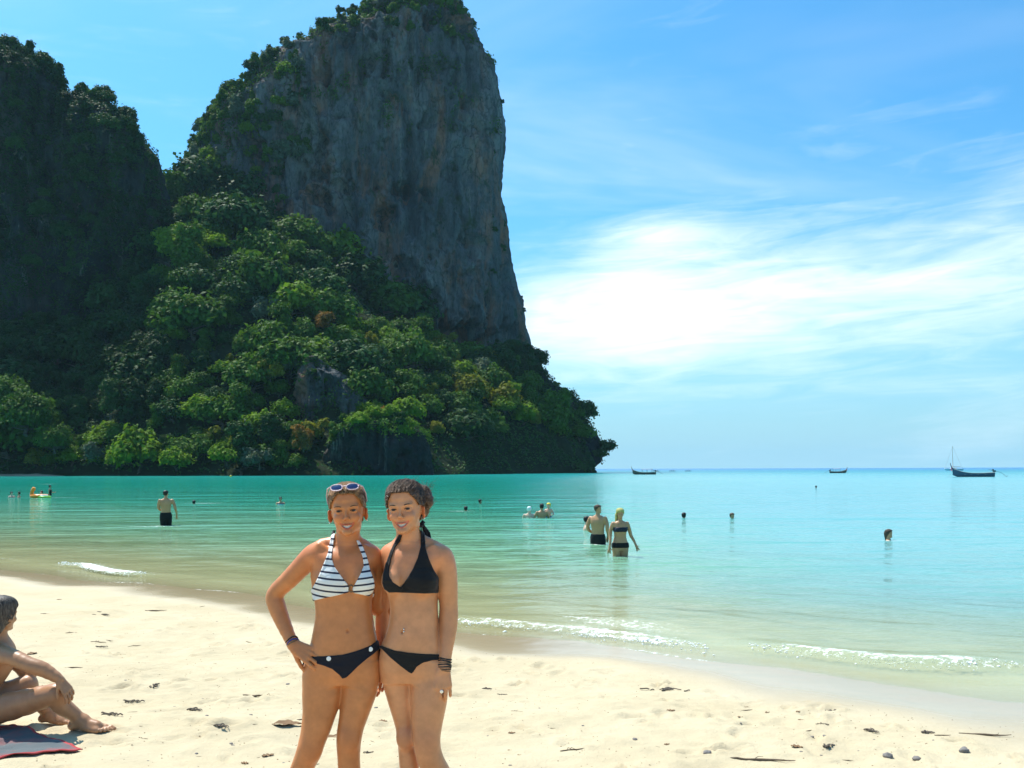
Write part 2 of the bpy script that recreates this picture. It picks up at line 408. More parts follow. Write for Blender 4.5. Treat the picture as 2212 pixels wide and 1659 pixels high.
# froth: little lumps of white water thrown up along the three breaking crests
ico_v = np.array([[0, 0, 1], [.89, 0, .45], [.28, .85, .45], [-.72, .53, .45], [-.72, -.53, .45], [.28, -.85, .45],
                  [.72, .53, -.45], [-.28, .85, -.45], [-.89, 0, -.45], [-.28, -.85, -.45], [.72, -.53, -.45], [0, 0, -1]])
ico_f = np.array([[0, 1, 2], [0, 2, 3], [0, 3, 4], [0, 4, 5], [0, 5, 1], [1, 6, 2], [2, 7, 3], [3, 8, 4], [4, 9, 5], [5, 10, 1],
                  [6, 7, 2], [7, 8, 3], [8, 9, 4], [9, 10, 5], [10, 6, 1], [11, 7, 6], [11, 8, 7], [11, 9, 8], [11, 10, 9], [11, 6, 10]])
m_foam = simple_mat('foam', (.88, .90, .89), .45, .4)
def froth(name, x0, x1, n, r0, r1, spread, lift, label):
    fr = np.random.default_rng(int(abs(x0) * 100))
    vs_, fs_ = [], []
    clump = fr.uniform(x0, x1, 14)
    for i in range(n):
        x = np.clip(clump[fr.integers(14)] + fr.normal(0, .12), x0, x1) if fr.random() < .7 else fr.uniform(x0, x1)
        s_ = float(np.interp(x, CRX, CRS)) + .07 * math.sin(x * 2.3) + abs(fr.normal(0, spread)) - .02
        y = float(shore_y(np.array(x))) - s_ / .83
        r = fr.uniform(r0, r1) * (0.5 + fr.random())
        z = WATER_Z + lift * math.exp(-((s_ - float(np.interp(x, CRX, CRS))) / .15) ** 2) * fr.uniform(.4, 1.15)
        vs_.append(ico_v * r * np.array([1.25, 1, .75]) * (1 + .25 * fr.normal(size=(12, 1))) + [x, y, z]); fs_.append(ico_f + 12 * i)
    o = obj(name, make_mesh(name, np.concatenate(vs_), np.concatenate(fs_), m_foam))
    tag(o, label, 'foam', kind='stuff')
froth('breaking_foam', -9.4, -6.8, 420, .004, .013, .10, .045, 'white foam of the small breaking wave on the left shore')
froth('breaking_foam', 2.55, 5.0, 500, .002, .010, .09, .065, 'white foam of the breaking wavelet on the right shore')
froth('breaking_foam', -1.0, 2.1, 350, .003, .011, .16, .035, 'thin white foam behind the two standing people')
# ================================================================== LAND: cliffs, wooded slope, trees
m_rock, t, b = new_mat('limestone')
tcn = N(t, 'ShaderNodeTexCoord'); P = tcn.outputs['Object']
big = noise(t, mapping(t, P, (.035, .035, .018)), 1.0, 5, .6, .8)
streak = noise(t, mapping(t, P, (.15, .15, .020)), 1.0, 8, .68, .7)
fine = noise(t, mapping(t, P, (.9, .9, .30)), 1.0, 6, .7, .3)
rust = noise(t, mapping(t, P, (.07, .07, .016), loc=(13, 4, 2)), 1.0, 5, .6, .6)
c = ramp(t, big, [(.30, (.050, .058, .064)), (.50, (.105, .112, .114)), (.72, (.21, .205, .19))])
c = mixc(t, mathn(t, 'MULTIPLY', maprange(t, rust, .50, .64), .62), c, (.30, .125, .06))
c = mixc(t, maprange(t, streak, .50, .66, 0, .75), c, (.028, .032, .033))
c = mixc(t, maprange(t, streak, .30, .42, .6, 0), c, (.30, .285, .25))
c = mixc(t, maprange(t, fine, .52, .70, 0, .8), c, (.022, .026, .027))
vor = N(t, 'ShaderNodeTexVoronoi', feature='DISTANCE_TO_EDGE'); vor.inputs['Scale'].default_value = 1.0
wrp = N(t, 'ShaderNodeVectorMath', operation='ADD'); t.links.new(mapping(t, P, (.085, .085, .024)), wrp.inputs[0])
nz = N(t, 'ShaderNodeTexNoise'); nz.inputs['Scale'].default_value = .12; nz.inputs['Detail'].default_value = 6; t.links.new(P, nz.inputs['Vector'])
sv_ = N(t, 'ShaderNodeVectorMath', operation='SCALE'); sv_.inputs['Scale'].default_value = .9; t.links.new(nz.outputs['Color'], sv_.inputs[0]); t.links.new(sv_.outputs[0], wrp.inputs[1]); t.links.new(wrp.outputs[0], vor.inputs['Vector'])
crack = maprange(t, vor.outputs['Distance'], .0, .045, 1, 0)
c = mixc(t, mathn(t, 'MULTIPLY', mathn(t, 'MULTIPLY', crack, maprange(t, big, .42, .60)), .55), c, (.016, .018, .018))
grn = noise(t, mapping(t, P, (.11, .11, .07), loc=(3, 7, 1)), 1.0, 6, .65, .4)
c = mixc(t, maprange(t, grn, .58, .66, 0, .85), c, (.035, .055, .025))
t.links.new(c, b.inputs['Base Color']); b.inputs['Roughness'].default_value = .9; b.inputs['Specular IOR Level'].default_value = .15
bn = N(t, 'ShaderNodeBump', inputs={'Strength': .9, 'Distance': 1.6})
t.links.new(mathn(t, 'SUBTRACT', mathn(t, 'ADD', mathn(t, 'MULTIPLY', streak, .8), fine), mathn(t, 'MULTIPLY', crack, .25)), bn.inputs['Height']); t.links.new(bn.outputs[0], b.inputs['Normal'])

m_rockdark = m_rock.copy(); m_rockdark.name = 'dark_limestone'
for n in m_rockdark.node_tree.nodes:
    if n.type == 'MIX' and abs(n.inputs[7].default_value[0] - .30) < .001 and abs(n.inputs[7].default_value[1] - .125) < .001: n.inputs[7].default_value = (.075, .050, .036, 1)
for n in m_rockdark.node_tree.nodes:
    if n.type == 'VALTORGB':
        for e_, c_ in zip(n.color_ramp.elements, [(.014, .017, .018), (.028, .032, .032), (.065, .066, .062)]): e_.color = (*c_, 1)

def cliff(name, left, right, yc, bdep, label, mat, rows=260, cols=300, nexp=2.6, relief=1.0, fs=1.0, undercut=None, seed=0, cat='cliff', crown=1.0):
    """solid rock tower: left/right outline in picture-scale points (display px) at depth yc, real depth bdep"""
    yo = yc - .5 * bdep
    L = np.array([WD(x, y, yo) for x, y in left]); Rr = np.array([WD(x, y, yo) for x, y in right])
    L = L[np.argsort(L[:, 2])]; Rr = Rr[np.argsort(Rr[:, 2])]
    z0 = max(L[0, 2], Rr[0, 2]); z0 = min(L[0, 2], Rr[0, 2]); z1 = min(L[-1, 2], Rr[-1, 2])
    tz = np.linspace(0, 1, rows); zz = z0 + (z1 - z0) * (1 - (1 - tz) ** 1.25)
    xl = np.interp(zz, L[:, 2], L[:, 0]); xr = np.interp(zz, Rr[:, 2], Rr[:, 0])
    cx, a = (xl + xr) / 2, np.maximum((xr - xl) / 2, .05)
    amax = a.max()
    bb = bdep * np.minimum(1, (a / (amax * .55))) ** .6 * crown
    th = np.linspace(0, 2 * np.pi, cols, endpoint=False)
    # more columns on the side that faces the beach
    th = th - .45 * np.sin(th + np.pi / 2) * 1.0
    ct, st = np.cos(th), np.sin(th)
    X = cx[:, None] + a[:, None] * np.sign(ct) * np.abs(ct) ** (2 / nexp)
    Y = yc + bb[:, None] * np.sign(st) * np.abs(st) ** (2 / nexp)
    Z = np.repeat(zz[:, None], cols, 1)
    nx_, ny_ = np.repeat(ct[None], rows, 0), np.repeat(st[None], rows, 0)
    face = np.clip(-st, 0, 1)[None] ** .5
    r1 = fbm(X * .045 * fs, Y * .045 * fs, Z * .022 * fs, 4, seed + 1)
    r2 = 1 - np.abs(fbm(X * .13 * fs, Y * .13 * fs, Z * .030 * fs, 5, seed + 9)) * 1.6
    r3 = fbm(X * .42 * fs, Y * .42 * fs, Z * .19 * fs, 4, seed + 5)
    r4 = np.maximum(0, fbm(X * .09, Y * .09, Z * .075, 4, seed + 15) - .25)
    edge = np.clip(-st, 0, 1)[None]                      # keep the outline close to its traced place
    dsp = relief * ((4.2 * r1 + 2.8 * r2) * (.25 + .75 * edge) + 1.15 * r3 * (.55 + .45 * edge) - 11.0 * r4 * edge)
    fade = np.clip((1 - tz) * 14, 0, 1)[:, None]
    dsp = dsp * fade
    if undercut is not None:
        ux = np.array([WD(x, y, yc)[0] for x, y in undercut]); uz = np.array([WD(x, y, yc)[2] for x, y in undercut])
        zf = np.interp(X, ux, uz) + 9 * vnoise(X * .11, 0 * X, None, seed + 33) + 6 * vnoise(X * .3, 0 * X, None, seed + 34) + 3 * vnoise(X * .9, 0 * X, None, seed + 35)
        k = np.clip((zf - Z) / 2.2, 0, 1); k = k * k * (3 - 2 * k)
        dsp = dsp - 18 * k * edge
    X = X + nx_ * dsp; Y = Y + ny_ * dsp
    V = np.stack([X, Y, Z], -1)
    top = np.array([[cx[-1], yc, zz[-1] + .3]])
    fcs = grid_faces(rows, cols)                           # rows x cols, then close around
    jj = np.arange(rows - 1); cl = np.stack([jj * cols + cols - 1, (jj + 1) * cols + cols - 1, (jj + 1) * cols, jj * cols], -1)
    fcs = np.concatenate([fcs, cl])[:, ::-1]
    k = np.arange(cols); capf = np.stack([(rows - 1) * cols + k, (rows - 1) * cols + (k + 1) % cols, np.full(cols, rows * cols)], -1)
    o = obj(name, make_mesh(name, np.concatenate([V.reshape(-1, 3), top]), [fcs, capf], mat))
    tag(o, label, cat, kind='structure')
    return o, V

TD = 525
big_l = [(380, 560), (393, 410), (400, 388), (415, 330), (440, 262), (456, 226), (474, 208), (505, 200), (525, 180), (562, 143), (602, 110), (652, 80), (702, 54), (745, 36), (795, 14), (830, -4), (868, -30), (925, -52)]
big_r = [(1178, 860), (1150, 760), (1141, 700), (1131, 640), (1119, 600), (1104, 550), (1099, 480), (1085, 405), (1084, 370), (1092, 285), (1086, 200), (1073, 116), (1050, 84), (1030, 46), (1002, 14), (985, -8), (960, -35), (930, -52)]
under = [(380, 700), (600, 640), (740, 650), (790, 640), (860, 662), (960, 690), (1040, 705), (1150, 740)]
big_l = [(360, 900)] + big_l; big_r = [(1190, 900)] + big_r
tower, towerV = cliff('limestone_tower', big_l, big_r, TD, 34, 'huge grey and rust streaked limestone tower above the wooded slope', m_rock,
                      rows=420, cols=520, undercut=under, seed=3, relief=1.15)
LD = 428
lc_l = [(-260, 900), (-250, 300), (-220, 200), (-120, 150), (-40, 120), (0, 104), (14, 96)]
lc_r = [(190, 900), (185, 600), (176, 400), (168, 300), (152, 232), (140, 206), (134, 190), (118, 170), (100, 148), (92, 140), (70, 134), (64, 112), (36, 103), (18, 96)]
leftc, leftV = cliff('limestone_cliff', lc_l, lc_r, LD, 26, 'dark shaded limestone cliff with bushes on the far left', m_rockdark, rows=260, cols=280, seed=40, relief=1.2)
l2_l = [(90, 900), (110, 500), (128, 320), (148, 240), (160, 220), (182, 208), (204, 203)]
l2_r = [(320, 900), (322, 600), (331, 530), (339, 470), (336, 420), (326, 380), (316, 338), (303, 305), (282, 280), (258, 252), (236, 228), (218, 208), (209, 204)]
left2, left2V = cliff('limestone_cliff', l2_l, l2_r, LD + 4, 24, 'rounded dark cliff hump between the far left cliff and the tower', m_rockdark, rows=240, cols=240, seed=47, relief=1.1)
HD = 464
hd_l = [(860, 1045), (880, 900), (930, 800), (1040, 760), (1120, 745)]
hd_r = [(1262, 1045), (1266, 1022), (1290, 1008), (1303, 998), (1306, 975), (1300, 945), (1283, 925), (1268, 900), (1258, 872), (1238, 846), (1200, 828), (1170, 795), (1140, 745)]
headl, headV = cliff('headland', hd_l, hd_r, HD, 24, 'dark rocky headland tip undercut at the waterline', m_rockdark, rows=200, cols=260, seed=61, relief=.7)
pin_l = [(610, 960), (628, 880), (634, 832), (652, 795), (664, 770), (672, 764)]
pin_r = [(800, 960), (794, 905), (788, 868), (762, 836), (736, 806), (704, 786), (686, 770), (675, 764)]
pinn, pinV = cliff('rock_pinnacle', pin_l, pin_r, 345, 11, 'pale grey green rock pinnacle jutting out of the trees', m_rock, rows=110, cols=150, seed=80, relief=.75, fs=2.6, nexp=2.0, cat='rock')
br_l = [(690, 1045), (700, 960), (730, 920), (790, 900)]
br_r = [(935, 1045), (928, 990), (915, 940), (890, 915), (840, 898)]
brock, brV = cliff('shore_rock', br_l, br_r, 318, 9, 'dark shore rock face rising from the water below the pinnacle', m_rockdark, rows=100, cols=150, seed=95, relief=.75, fs=2.4, cat='rock')

# ------------------------------------------------------------------ wooded slope
su = np.array([-260, -100, 0, 100, 200, 300, 350, 400, 500, 600, 700, 760, 830, 900, 1000, 1100, 1160, 1210, 1250, 1290])
sv = np.array([700, 700, 720, 730, 730, 620, 470, 435, 455, 490, 540, 610, 680, 720, 765, 800, 840, 890, 940, 1016])
sd0 = np.array([362, 350, 338, 332, 328, 322, 320, 318, 314, 310, 308, 308, 310, 318, 345, 375, 392, 405, 415, 425])
sd1 = np.array([410, 408, 405, 402, 402, 425, 455, 475, 485, 488, 488, 486, 482, 478, 470, 462, 452, 446, 442, 440])
U = np.linspace(-260, 1290, 300); T = np.linspace(-.05, 1.15, 130)
UU, TG = np.meshgrid(U, T, indexing='ij')
def slope_point(u, tt):
    d0 = np.interp(u, su, sd0); d1 = np.interp(u, su, sd1); v1 = np.interp(u, su, sv)
    D = d0 + (d1 - d0) * tt
    ztop = CAM_Z + (HOR + ROLL * (512 - u * S) - v1 * S) / F_PX * d1
    prof = np.where(tt < 0, tt * 3, np.sin(np.clip(tt, 0, 1.2) * 1.45) / math.sin(1.45) * .55 + tt * .45)
    z = WATER_Z + .2 + (ztop - WATER_Z) * prof
    x = (u * S - 512) / F_PX * D
    return x, D, z
sx_, sy_, sz_ = slope_point(UU, TG)
bm_ = np.clip(TG * 5, 0, 1)
sz_ = sz_ + bm_ * (3.0 * fbm(sx_ * .05, sy_ * .05, None, 3, 7) + 1.5 * fbm(sx_ * .2, sy_ * .2, None, 3, 8))
sy_ = sy_ + bm_ * 2.5 * fbm(sx_ * .08, sz_ * .08, None, 3, 9)
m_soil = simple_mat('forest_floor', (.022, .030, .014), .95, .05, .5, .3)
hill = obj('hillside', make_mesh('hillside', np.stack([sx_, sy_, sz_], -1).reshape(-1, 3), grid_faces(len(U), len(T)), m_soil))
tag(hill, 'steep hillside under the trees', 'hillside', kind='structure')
# strip of sand at the foot of the far left trees
u_ = np.linspace(-260, 150, 60); q_ = np.linspace(0, 1, 8)
SU, SQ = np.meshgrid(u_, q_, indexing='ij')
D_ = np.interp(SU, su, sd0) - 14 + 20 * SQ + 2 * np.sin(SU * .05)
zz_ = WATER_Z - .25 + 1.5 * SQ * np.interp(SU, [-260, 60, 110, 150], [1, 1, .6, .15]) + .1 * fbm(SU * .05, SQ * 3, None, 2, 3)
fs = obj('far_beach', make_mesh('far_beach', np.stack([(SU * S - 512) / F_PX * D_, D_, zz_], -1).reshape(-1, 3), grid_faces(60, 8), simple_mat('far_sand', (.55, .46, .32), .9, .1, .2, .4)))
tag(fs, 'strip of pale sand at the water under the far left trees', 'beach', kind='structure')

# ------------------------------------------------------------------ foliage
def leaf_mat(name, c0, c1, trans=.35):
    m, t, b = new_mat(name)
    t.nodes.remove(b)
    a = N(t, 'ShaderNodeAttribute', attribute_name='tint'); oi = N(t, 'ShaderNodeObjectInfo')
    f = mathn(t, 'ADD', mathn(t, 'MULTIPLY', a.outputs['Fac'], .75), mathn(t, 'MULTIPLY', oi.outputs['Random'], .4), clamp=True)
    col = mixc(t, f, c0, c1)
    d = N(t, 'ShaderNodeBsdfPrincipled'); t.links.new(col, d.inputs['Base Color']); d.inputs['Roughness'].default_value = .55; d.inputs['Specular IOR Level'].default_value = .06
    tl = N(t, 'ShaderNodeBsdfTranslucent'); t.links.new(mixc(t, 1.0, col, (1.0, 1.0, .45), 'MULTIPLY'), tl.inputs[0])
    mx = N(t, 'ShaderNodeMixShader', inputs={0: trans}); t.links.new(d.outputs[0], mx.inputs[1]); t.links.new(tl.outputs[0], mx.inputs[2])
    t.links.new(mx.outputs[0], t.nodes['Material Output'].inputs[0])
    return m
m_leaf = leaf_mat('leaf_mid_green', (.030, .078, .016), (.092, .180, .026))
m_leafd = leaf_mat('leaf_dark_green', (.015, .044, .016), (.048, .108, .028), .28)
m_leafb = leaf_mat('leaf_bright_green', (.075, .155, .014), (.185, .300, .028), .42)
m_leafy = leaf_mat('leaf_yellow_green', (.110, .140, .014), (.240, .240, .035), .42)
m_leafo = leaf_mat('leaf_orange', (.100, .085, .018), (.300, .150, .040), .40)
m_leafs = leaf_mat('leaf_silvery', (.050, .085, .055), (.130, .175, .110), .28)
m_scrub_shade = leaf_mat('scrub_shade_green', (.010, .026, .010), (.036, .074, .020), .25)  # leaf green darkened so that the colour carries the cliff shade
m_bark = simple_mat('bark', (.10, .085, .065), .9, .1, .4, 3.0)

def leaf_cloud(pts, nrm, size, rg, squash=.55):
    """one bent leaf spray (2 triangles) at every point"""
    n = len(pts)
    nrm = nrm + rg.normal(0, .55, (n, 3)); nrm /= np.linalg.norm(nrm, axis=1)[:, None]
    up = rg.normal(0, 1, (n, 3)); tx = np.cross(nrm, up); tx /= np.linalg.norm(tx, axis=1)[:, None] + 1e-9
    ty = np.cross(nrm, tx)
    s = (size * rg.uniform(.55, 1.35, n))[:, None]
    v = np.stack([pts - tx * s, pts + ty * s * squash, pts + tx * s - nrm * s * .35, pts - ty * s * squash], 1).reshape(-1, 3)
    i = np.arange(n)[:, None] * 4
    f = np.concatenate([i + [[0, 1, 3]], i + [[1, 2, 3]]])
    return v, f
def crown_mesh(name, mat, seed, rx, rz, lobes, n, leaf, kind='dome'):
    rg = np.random.default_rng(seed)
    L = []
    for k in range(lobes):
        a = rg.uniform(0, 2 * np.pi); rr = math.sqrt(rg.random())
        if kind == 'dome': c = np.array([rr * math.cos(a) * rx * .75, rr * math.sin(a) * rx * .75, rz * (.10 + 1.05 * math.sqrt(max(0, 1 - rr * rr * .95)) * rg.uniform(.45, 1.0))])
        elif kind == 'tall': c = np.array([rr * math.cos(a) * rx * .55, rr * math.sin(a) * rx * .55, rz * rg.uniform(.2, 1.75)])
        elif kind == 'flat': c = np.array([rr * math.cos(a) * rx * .9, rr * math.sin(a) * rx * .9, rz * (1.0 + .25 * rg.normal())])
        else: c = np.array([rr * math.cos(a) * rx * .8, rr * math.sin(a) * rx * .8, rz * rg.uniform(.15, 1.2)])
        L.append((c, rx * rg.uniform(.26, .46), rg.uniform(.25, 1.0)))
    P_, N_, T_ = [], [], []
    per = n // lobes
    for c, r, tnt in L:
        d = rg.normal(size=(per, 3)); d /= np.linalg.norm(d, axis=1)[:, None]
        d[:, 2] = np.where(d[:, 2] < -.75, -d[:, 2], d[:, 2])
        rad = r * (1.25 - .75 * rg.random(per) ** 1.1)[:, None] * np.array([1.0, 1.0, .92])
        rad = rad * (1 + .42 * vnoise(d[:, 0] * 2.3 + c[0], d[:, 1] * 2.3 + c[1], d[:, 2] * 2.3, seed))[:, None]
        P_.append(c + d * rad); N_.append(d + [0, 0, .5]); T_.append(np.clip(tnt * .7 + .3 * rg.random(per), 0, 1))
    P_, N_, T_ = np.concatenate(P_), np.concatenate(N_), np.concatenate(T_)
    v, f = leaf_cloud(P_, N_, leaf, rg)
    # limbs inside the crown
    return make_mesh(name, v, f, mat, False, {'tint': np.repeat(T_, 4)})
def tube(pts, rad, seg=6):
    pts = np.asarray(pts, float); rad = np.asarray(rad, float)
    tg = np.gradient(pts, axis=0); tg /= np.linalg.norm(tg, axis=1)[:, None] + 1e-9
    ref = np.array([0.13, 0.31, .94]); 
    a = np.cross(tg, ref); bad = np.linalg.norm(a, axis=1) < .15
    a[bad] = np.cross(tg[bad], [1, 0, 0]); a /= np.linalg.norm(a, axis=1)[:, None]
    bb = np.cross(tg, a)
    th = np.linspace(0, 2 * np.pi, seg, endpoint=False)
    V = pts[:, None] + rad[:, None, None] * (np.cos(th)[None, :, None] * a[:, None] + np.sin(th)[None, :, None] * bb[:, None])
    n = len(pts)
    f = grid_faces(n, seg); j = np.arange(n - 1)
    f = np.concatenate([f, np.stack([j * seg + seg - 1, (j + 1) * seg + seg - 1, (j + 1) * seg, j * seg], -1)])
    V = np.concatenate([V.reshape(-1, 3), pts[:1], pts[-1:]])
    k = np.arange(seg)
    c0 = np.stack([(k + 1) % seg, k, np.full(seg, n * seg)], -1); c1 = np.stack([(n - 1) * seg + k, (n - 1) * seg + (k + 1) % seg, np.full(seg, n * seg + 1)], -1)
    return V, f, np.concatenate([c0, c1])
def join_tubes(lst):
    V, Q, Tt, off = [], [], [], 0
    for v, f, c in lst:
        V.append(v); Q.append(f + off); Tt.append(c + off); off += len(v)
    return np.concatenate(V), [np.concatenate(Q), np.concatenate(Tt)]
def trunk_mesh(seed, h, r, rx):
    rg = np.random.default_rng(seed)
    z = np.linspace(-h * .6, h * 1.2, 7)
    p = np.stack([.25 * np.cumsum(rg.normal(size=7)) * r * 2, .25 * np.cumsum(rg.normal(size=7)) * r * 2, z], -1); p -= p[2] * [1, 1, 0]
    L = [tube(p, np.linspace(r * 1.4, r * .35, 7))]
    for k in range(5):
        a = rg.uniform(0, 6.28); s0 = p[3 + k % 3]
        e = s0 + np.array([math.cos(a) * rx * .6, math.sin(a) * rx * .6, h * rg.uniform(.25, .6)])
        L.append(tube(np.stack([s0, (s0 + e) / 2 + [0, 0, h * .08], e]), [r * .45, r * .3, r * .12], 5))
    V, f = join_tubes(L)
    return make_mesh('trunk', V, f, m_bark)

KINDS = []   # (adjective, crown mesh, trunk mesh, height of crown base)
def kind(adj, mat, seed, rx, rz, lobes, n, leaf, k, h, r):
    leaf *= 1.12
    KINDS.append((adj, crown_mesh('crown', mat, seed, rx, rz, lobes, n, leaf, k), trunk_mesh(seed + 500, h, r, rx), h))
kind('rounded mid green', m_leaf, 1, 5.2, 4.2, 15, 3300, .50, 'dome', 1.35, .35)
kind('broad mid green', m_leaf, 2, 6.6, 4.0, 20, 4000, .52, 'dome', 1.44, .40)
kind('dense dark green', m_leafd, 3, 5.6, 4.8, 17, 3600, .52, 'dome', 1.35, .38)
kind('tall dark green', m_leafd, 4, 4.6, 5.6, 18, 3500, .48, 'tall', 1.12, .35)
kind('bright green', m_leafb, 5, 4.6, 3.6, 14, 3000, .46, 'dome', 1.08, .30)
kind('tall mid green', m_leaf, 6, 4.4, 5.4, 16, 3300, .46, 'tall', 1.08, .32)
kind('flat topped bright green', m_leafb, 7, 5.2, 3.4, 13, 2600, .46, 'flat', 1.53, .28)
kind('yellowish green', m_leafy, 8, 4.2, 3.6, 12, 2600, .42, 'loose', 0.90, .26)
kind('orange tinged', m_leafo, 9, 4.4, 4.2, 13, 2600, .40, 'loose', 0.99, .26)
kind('silvery green', m_leafs, 10, 4.6, 3.6, 14, 2900, .48, 'loose', 1.6, .28)
kind('large glossy leaved', m_leaf, 11, 8.5, 7.0, 34, 6000, .62, 'dome', 1.57, .60)
kind('small dark', m_leafd, 12, 3.2, 2.8, 10, 1900, .40, 'loose', .8, .18)
kind('small mid green', m_leaf, 13, 3.2, 2.6, 10, 1900, .40, 'loose', .8, .18)

kind('shaded dark', m_scrub_shade, 23, 5.6, 4.8, 17, 3600, .52, 'dome', 1.4, .38)  # copy of the dense dark tree, shade put into its leaf colour
kind('tall shaded dark', m_scrub_shade, 24, 4.6, 5.6, 18, 3500, .48, 'tall', 1.1, .35)
NTREE = [0]; KS = 1.0
def tree(k, loc, s, label, group, name='broadleaf_tree', cat='tree', tilt=0.0):
    adj, cm, tm, h = KINDS[k]
    e = empty(name, loc, random.uniform(0, 6.28)); s *= KS; e.scale = (s * random.uniform(.9, 1.1), s * random.uniform(.9, 1.1), s * random.uniform(.85, 1.15))
    e.rotation_euler[0] = tilt
    tag(e, label, cat, group)
    c = bpy.data.objects.new('crown', cm); c.location = (0, 0, h); link(c, e)
    tr = bpy.data.objects.new('trunk', tm); link(tr, e)
    NTREE[0] += 1
    return e

def region(u, v):
    if u < 190: return 'at the foot of the dark left cliff'
    if v > 930: return 'at the water edge below the hillside'
    if u < 420 and v < 600: return 'in the gap between the two cliffs'
    if v < 620: return 'high on the slope under the tower'
    if 560 < u < 820 and 720 < v < 930: return 'around the grey rock pinnacle'
    if u > 1050: return 'on the slope of the headland tip'
    if u > 820: return 'on the slope right of the pinnacle'
    return ('on the left half' if u < 480 else 'on the right half') + (' of the upper middle slope' if v < 760 else ' of the lower middle slope')
tr_ = np.random.default_rng(5)
placed = []
def pix(p):
    return ((p[0] / p[1] * F_PX + 512) / S, (HOR - (p[2] - CAM_Z) / p[1] * F_PX + ROLL * (512 - (p[0] / p[1] * F_PX + 512)) ) / S)
def slope_sample(u, tt):
    x, D, z = [float(q) for q in slope_point(np.array(float(u)), np.array(float(tt)))]
    return np.array([x, D, z])
tries = 0
while len(placed) < 275 and tries < 14000:
    tries += 1
    u = tr_.uniform(-60, 1285); tt = tr_.uniform(0.0, 1.08)
    p = slope_sample(u, tt)
    du, dv = pix(p)
    if 620 < du < 800 and 800 < dv < 950 and p[1] < 346: continue
    if 690 < du < 940 and dv > 925: continue
    if du > 940 and dv > 960: continue
    s0 = tr_.choice([.85, 1.2, 1.6, 2.1], p=[.34, .34, .21, .11])
    if min([math.hypot(du - a, (dv - b_) * 1.15) - 13.0 * (s0 + c_) for a, b_, c_ in placed] or [1e9]) < 0: continue
    placed.append((du, dv, s0))
    ch = tr_.random()
    k = tr_.choice([0, 1, 2, 3, 4, 5, 6, 7, 9], p=[.19, .13, .14, .09, .21, .10, .05, .06, .03])
    if du < 345 and dv < 930: k = tr_.choice([13, 14, 13, 2])  # trees under the left cliff: mostly the kinds with painted shade
    s = s0 * tr_.uniform(.88, 1.12) * (p[1] / 345.0)
    adj = KINDS[k][0]
    sz = {.85: 'small', 1.2: 'mid sized', 1.6: 'large', 2.1: 'very large'}[float(s0)]
    tree(int(k), p, s, f'{sz} {adj} tree {region(du, dv)}', f'{sz} {adj} trees {region(du, dv)}')
# trees the photograph singles out (display px of the crown centre, kind, scale, depth, label)
def special(k, x, y, D, s, label, name='broadleaf_tree'):
    h = KINDS[k][3] + KINDS[k][0].count('tall') * 2 + 2.5
    p = WD(x, y, D); p[2] -= h * s
    return tree(k, p, s, label, None, name)
special(7, 585, 800, 338, 1.05, 'bright yellow green tree left of the rock pinnacle')
special(9, 630, 785, 344, .9, 'greyish leafless looking tree touching the pinnacle top')
special(8, 655, 950, 309, 1.05, 'orange and green tree at the water under the pinnacle')
special(8, 700, 690, 372, 1.0, 'rust tinged tree high on the slope behind the pinnacle')
special(8, 845, 905, 322, .9, 'orange tinged bush on top of the dark shore rock')
special(7, 800, 730, 384, .9, 'yellow tipped tree at the foot of the tower')
special(4, 500, 640, 384, 1.3, 'bright green domed tree in the upper middle of the slope')
special(4, 880, 880, 340, 1.35, 'bright green bush mass right of the pinnacle')
special(4, 1090, 870, 398, 1.2, 'bright green tree low on the headland')
special(7, 1160, 905, 412, .85, 'yellow green bush on the bare patch of the headland')
special(6, 1105, 838, 404, .7, 'thin flat topped tree standing above the headland slope')
special(9, 200, 975, 330, .9, 'pale silvery bush at the far waterline')
special(9, 560, 985, 309, .95, 'grey green bush overhanging the water')
special(4, 380, 985, 314, 1.25, 'fresh green bush at the water edge')
special(4, 490, 975, 311, 1.2, 'bright feathery green bush at the water edge')
special(10, 55, 905, 330, 1.12, 'large glossy leaved tree on the far left shore')
special(10, 20, 868, 338, 1.02, 'tall glossy leaved tree behind the far left shore tree')
special(10, 118, 955, 328, .74, 'lower glossy leaved tree at the right end of the far beach')
special(10, -60, 930, 330, 1.0, 'glossy leaved tree cut off by the left picture edge')
special(3, 240, 870, 336, 1.0, 'upright dark tree beside the glossy leaved shore trees')
special(1, 370, 830, 350, 1.25, 'broad green tree low on the hillside left of the pinnacle')
special(11, 1300, 962, 455, 2.0, 'dark bush hanging over the headland tip')

# bushes on the rock: rims and ledges
def surf_points(V, n, u0, u1, v0, v1, seed):
    rg = np.random.default_rng(seed)
    rows, cols, _ = V.shape
    out = []
    for i in range(n * 400):
        p = V[rg.integers(rows), rg.integers(cols)]
        if p[1] > V[..., 1].mean() + 6: continue
        a, b_ = pix(p)
        if u0 < a < u1 and v0 < b_ < v1 and min([math.hypot(a - c_[0], b_ - c_[1]) for c_ in out] or [99]) > 15:
            out.append((a, b_, p))
            if len(out) >= n: break
    return out
def rim(V, pts, ks, smin, smax, label, group, seed):
    rg = np.random.default_rng(seed)
    lab0, grp0 = label, group
    aa = np.array([[q[0], q[1]] for q in pts]); ml, mh = np.quantile(aa, [.33, .67], axis=0)
    for a, b_, p in pts:
        hx_ = 'towards the left' if a < ml[0] else ('towards the right' if a > mh[0] else 'in the middle'); vy = 'high up' if b_ < ml[1] else ('low down' if b_ > mh[1] else 'half way up')
        label, group = f'{lab0}, {vy} {hx_}', f'{grp0}, {vy} {hx_}'
        k = int(rg.choice(ks))
        tree(k, p - np.array([0, 0, .8]), rg.uniform(smin, smax), label, group, 'cliff_shrub', 'shrub')
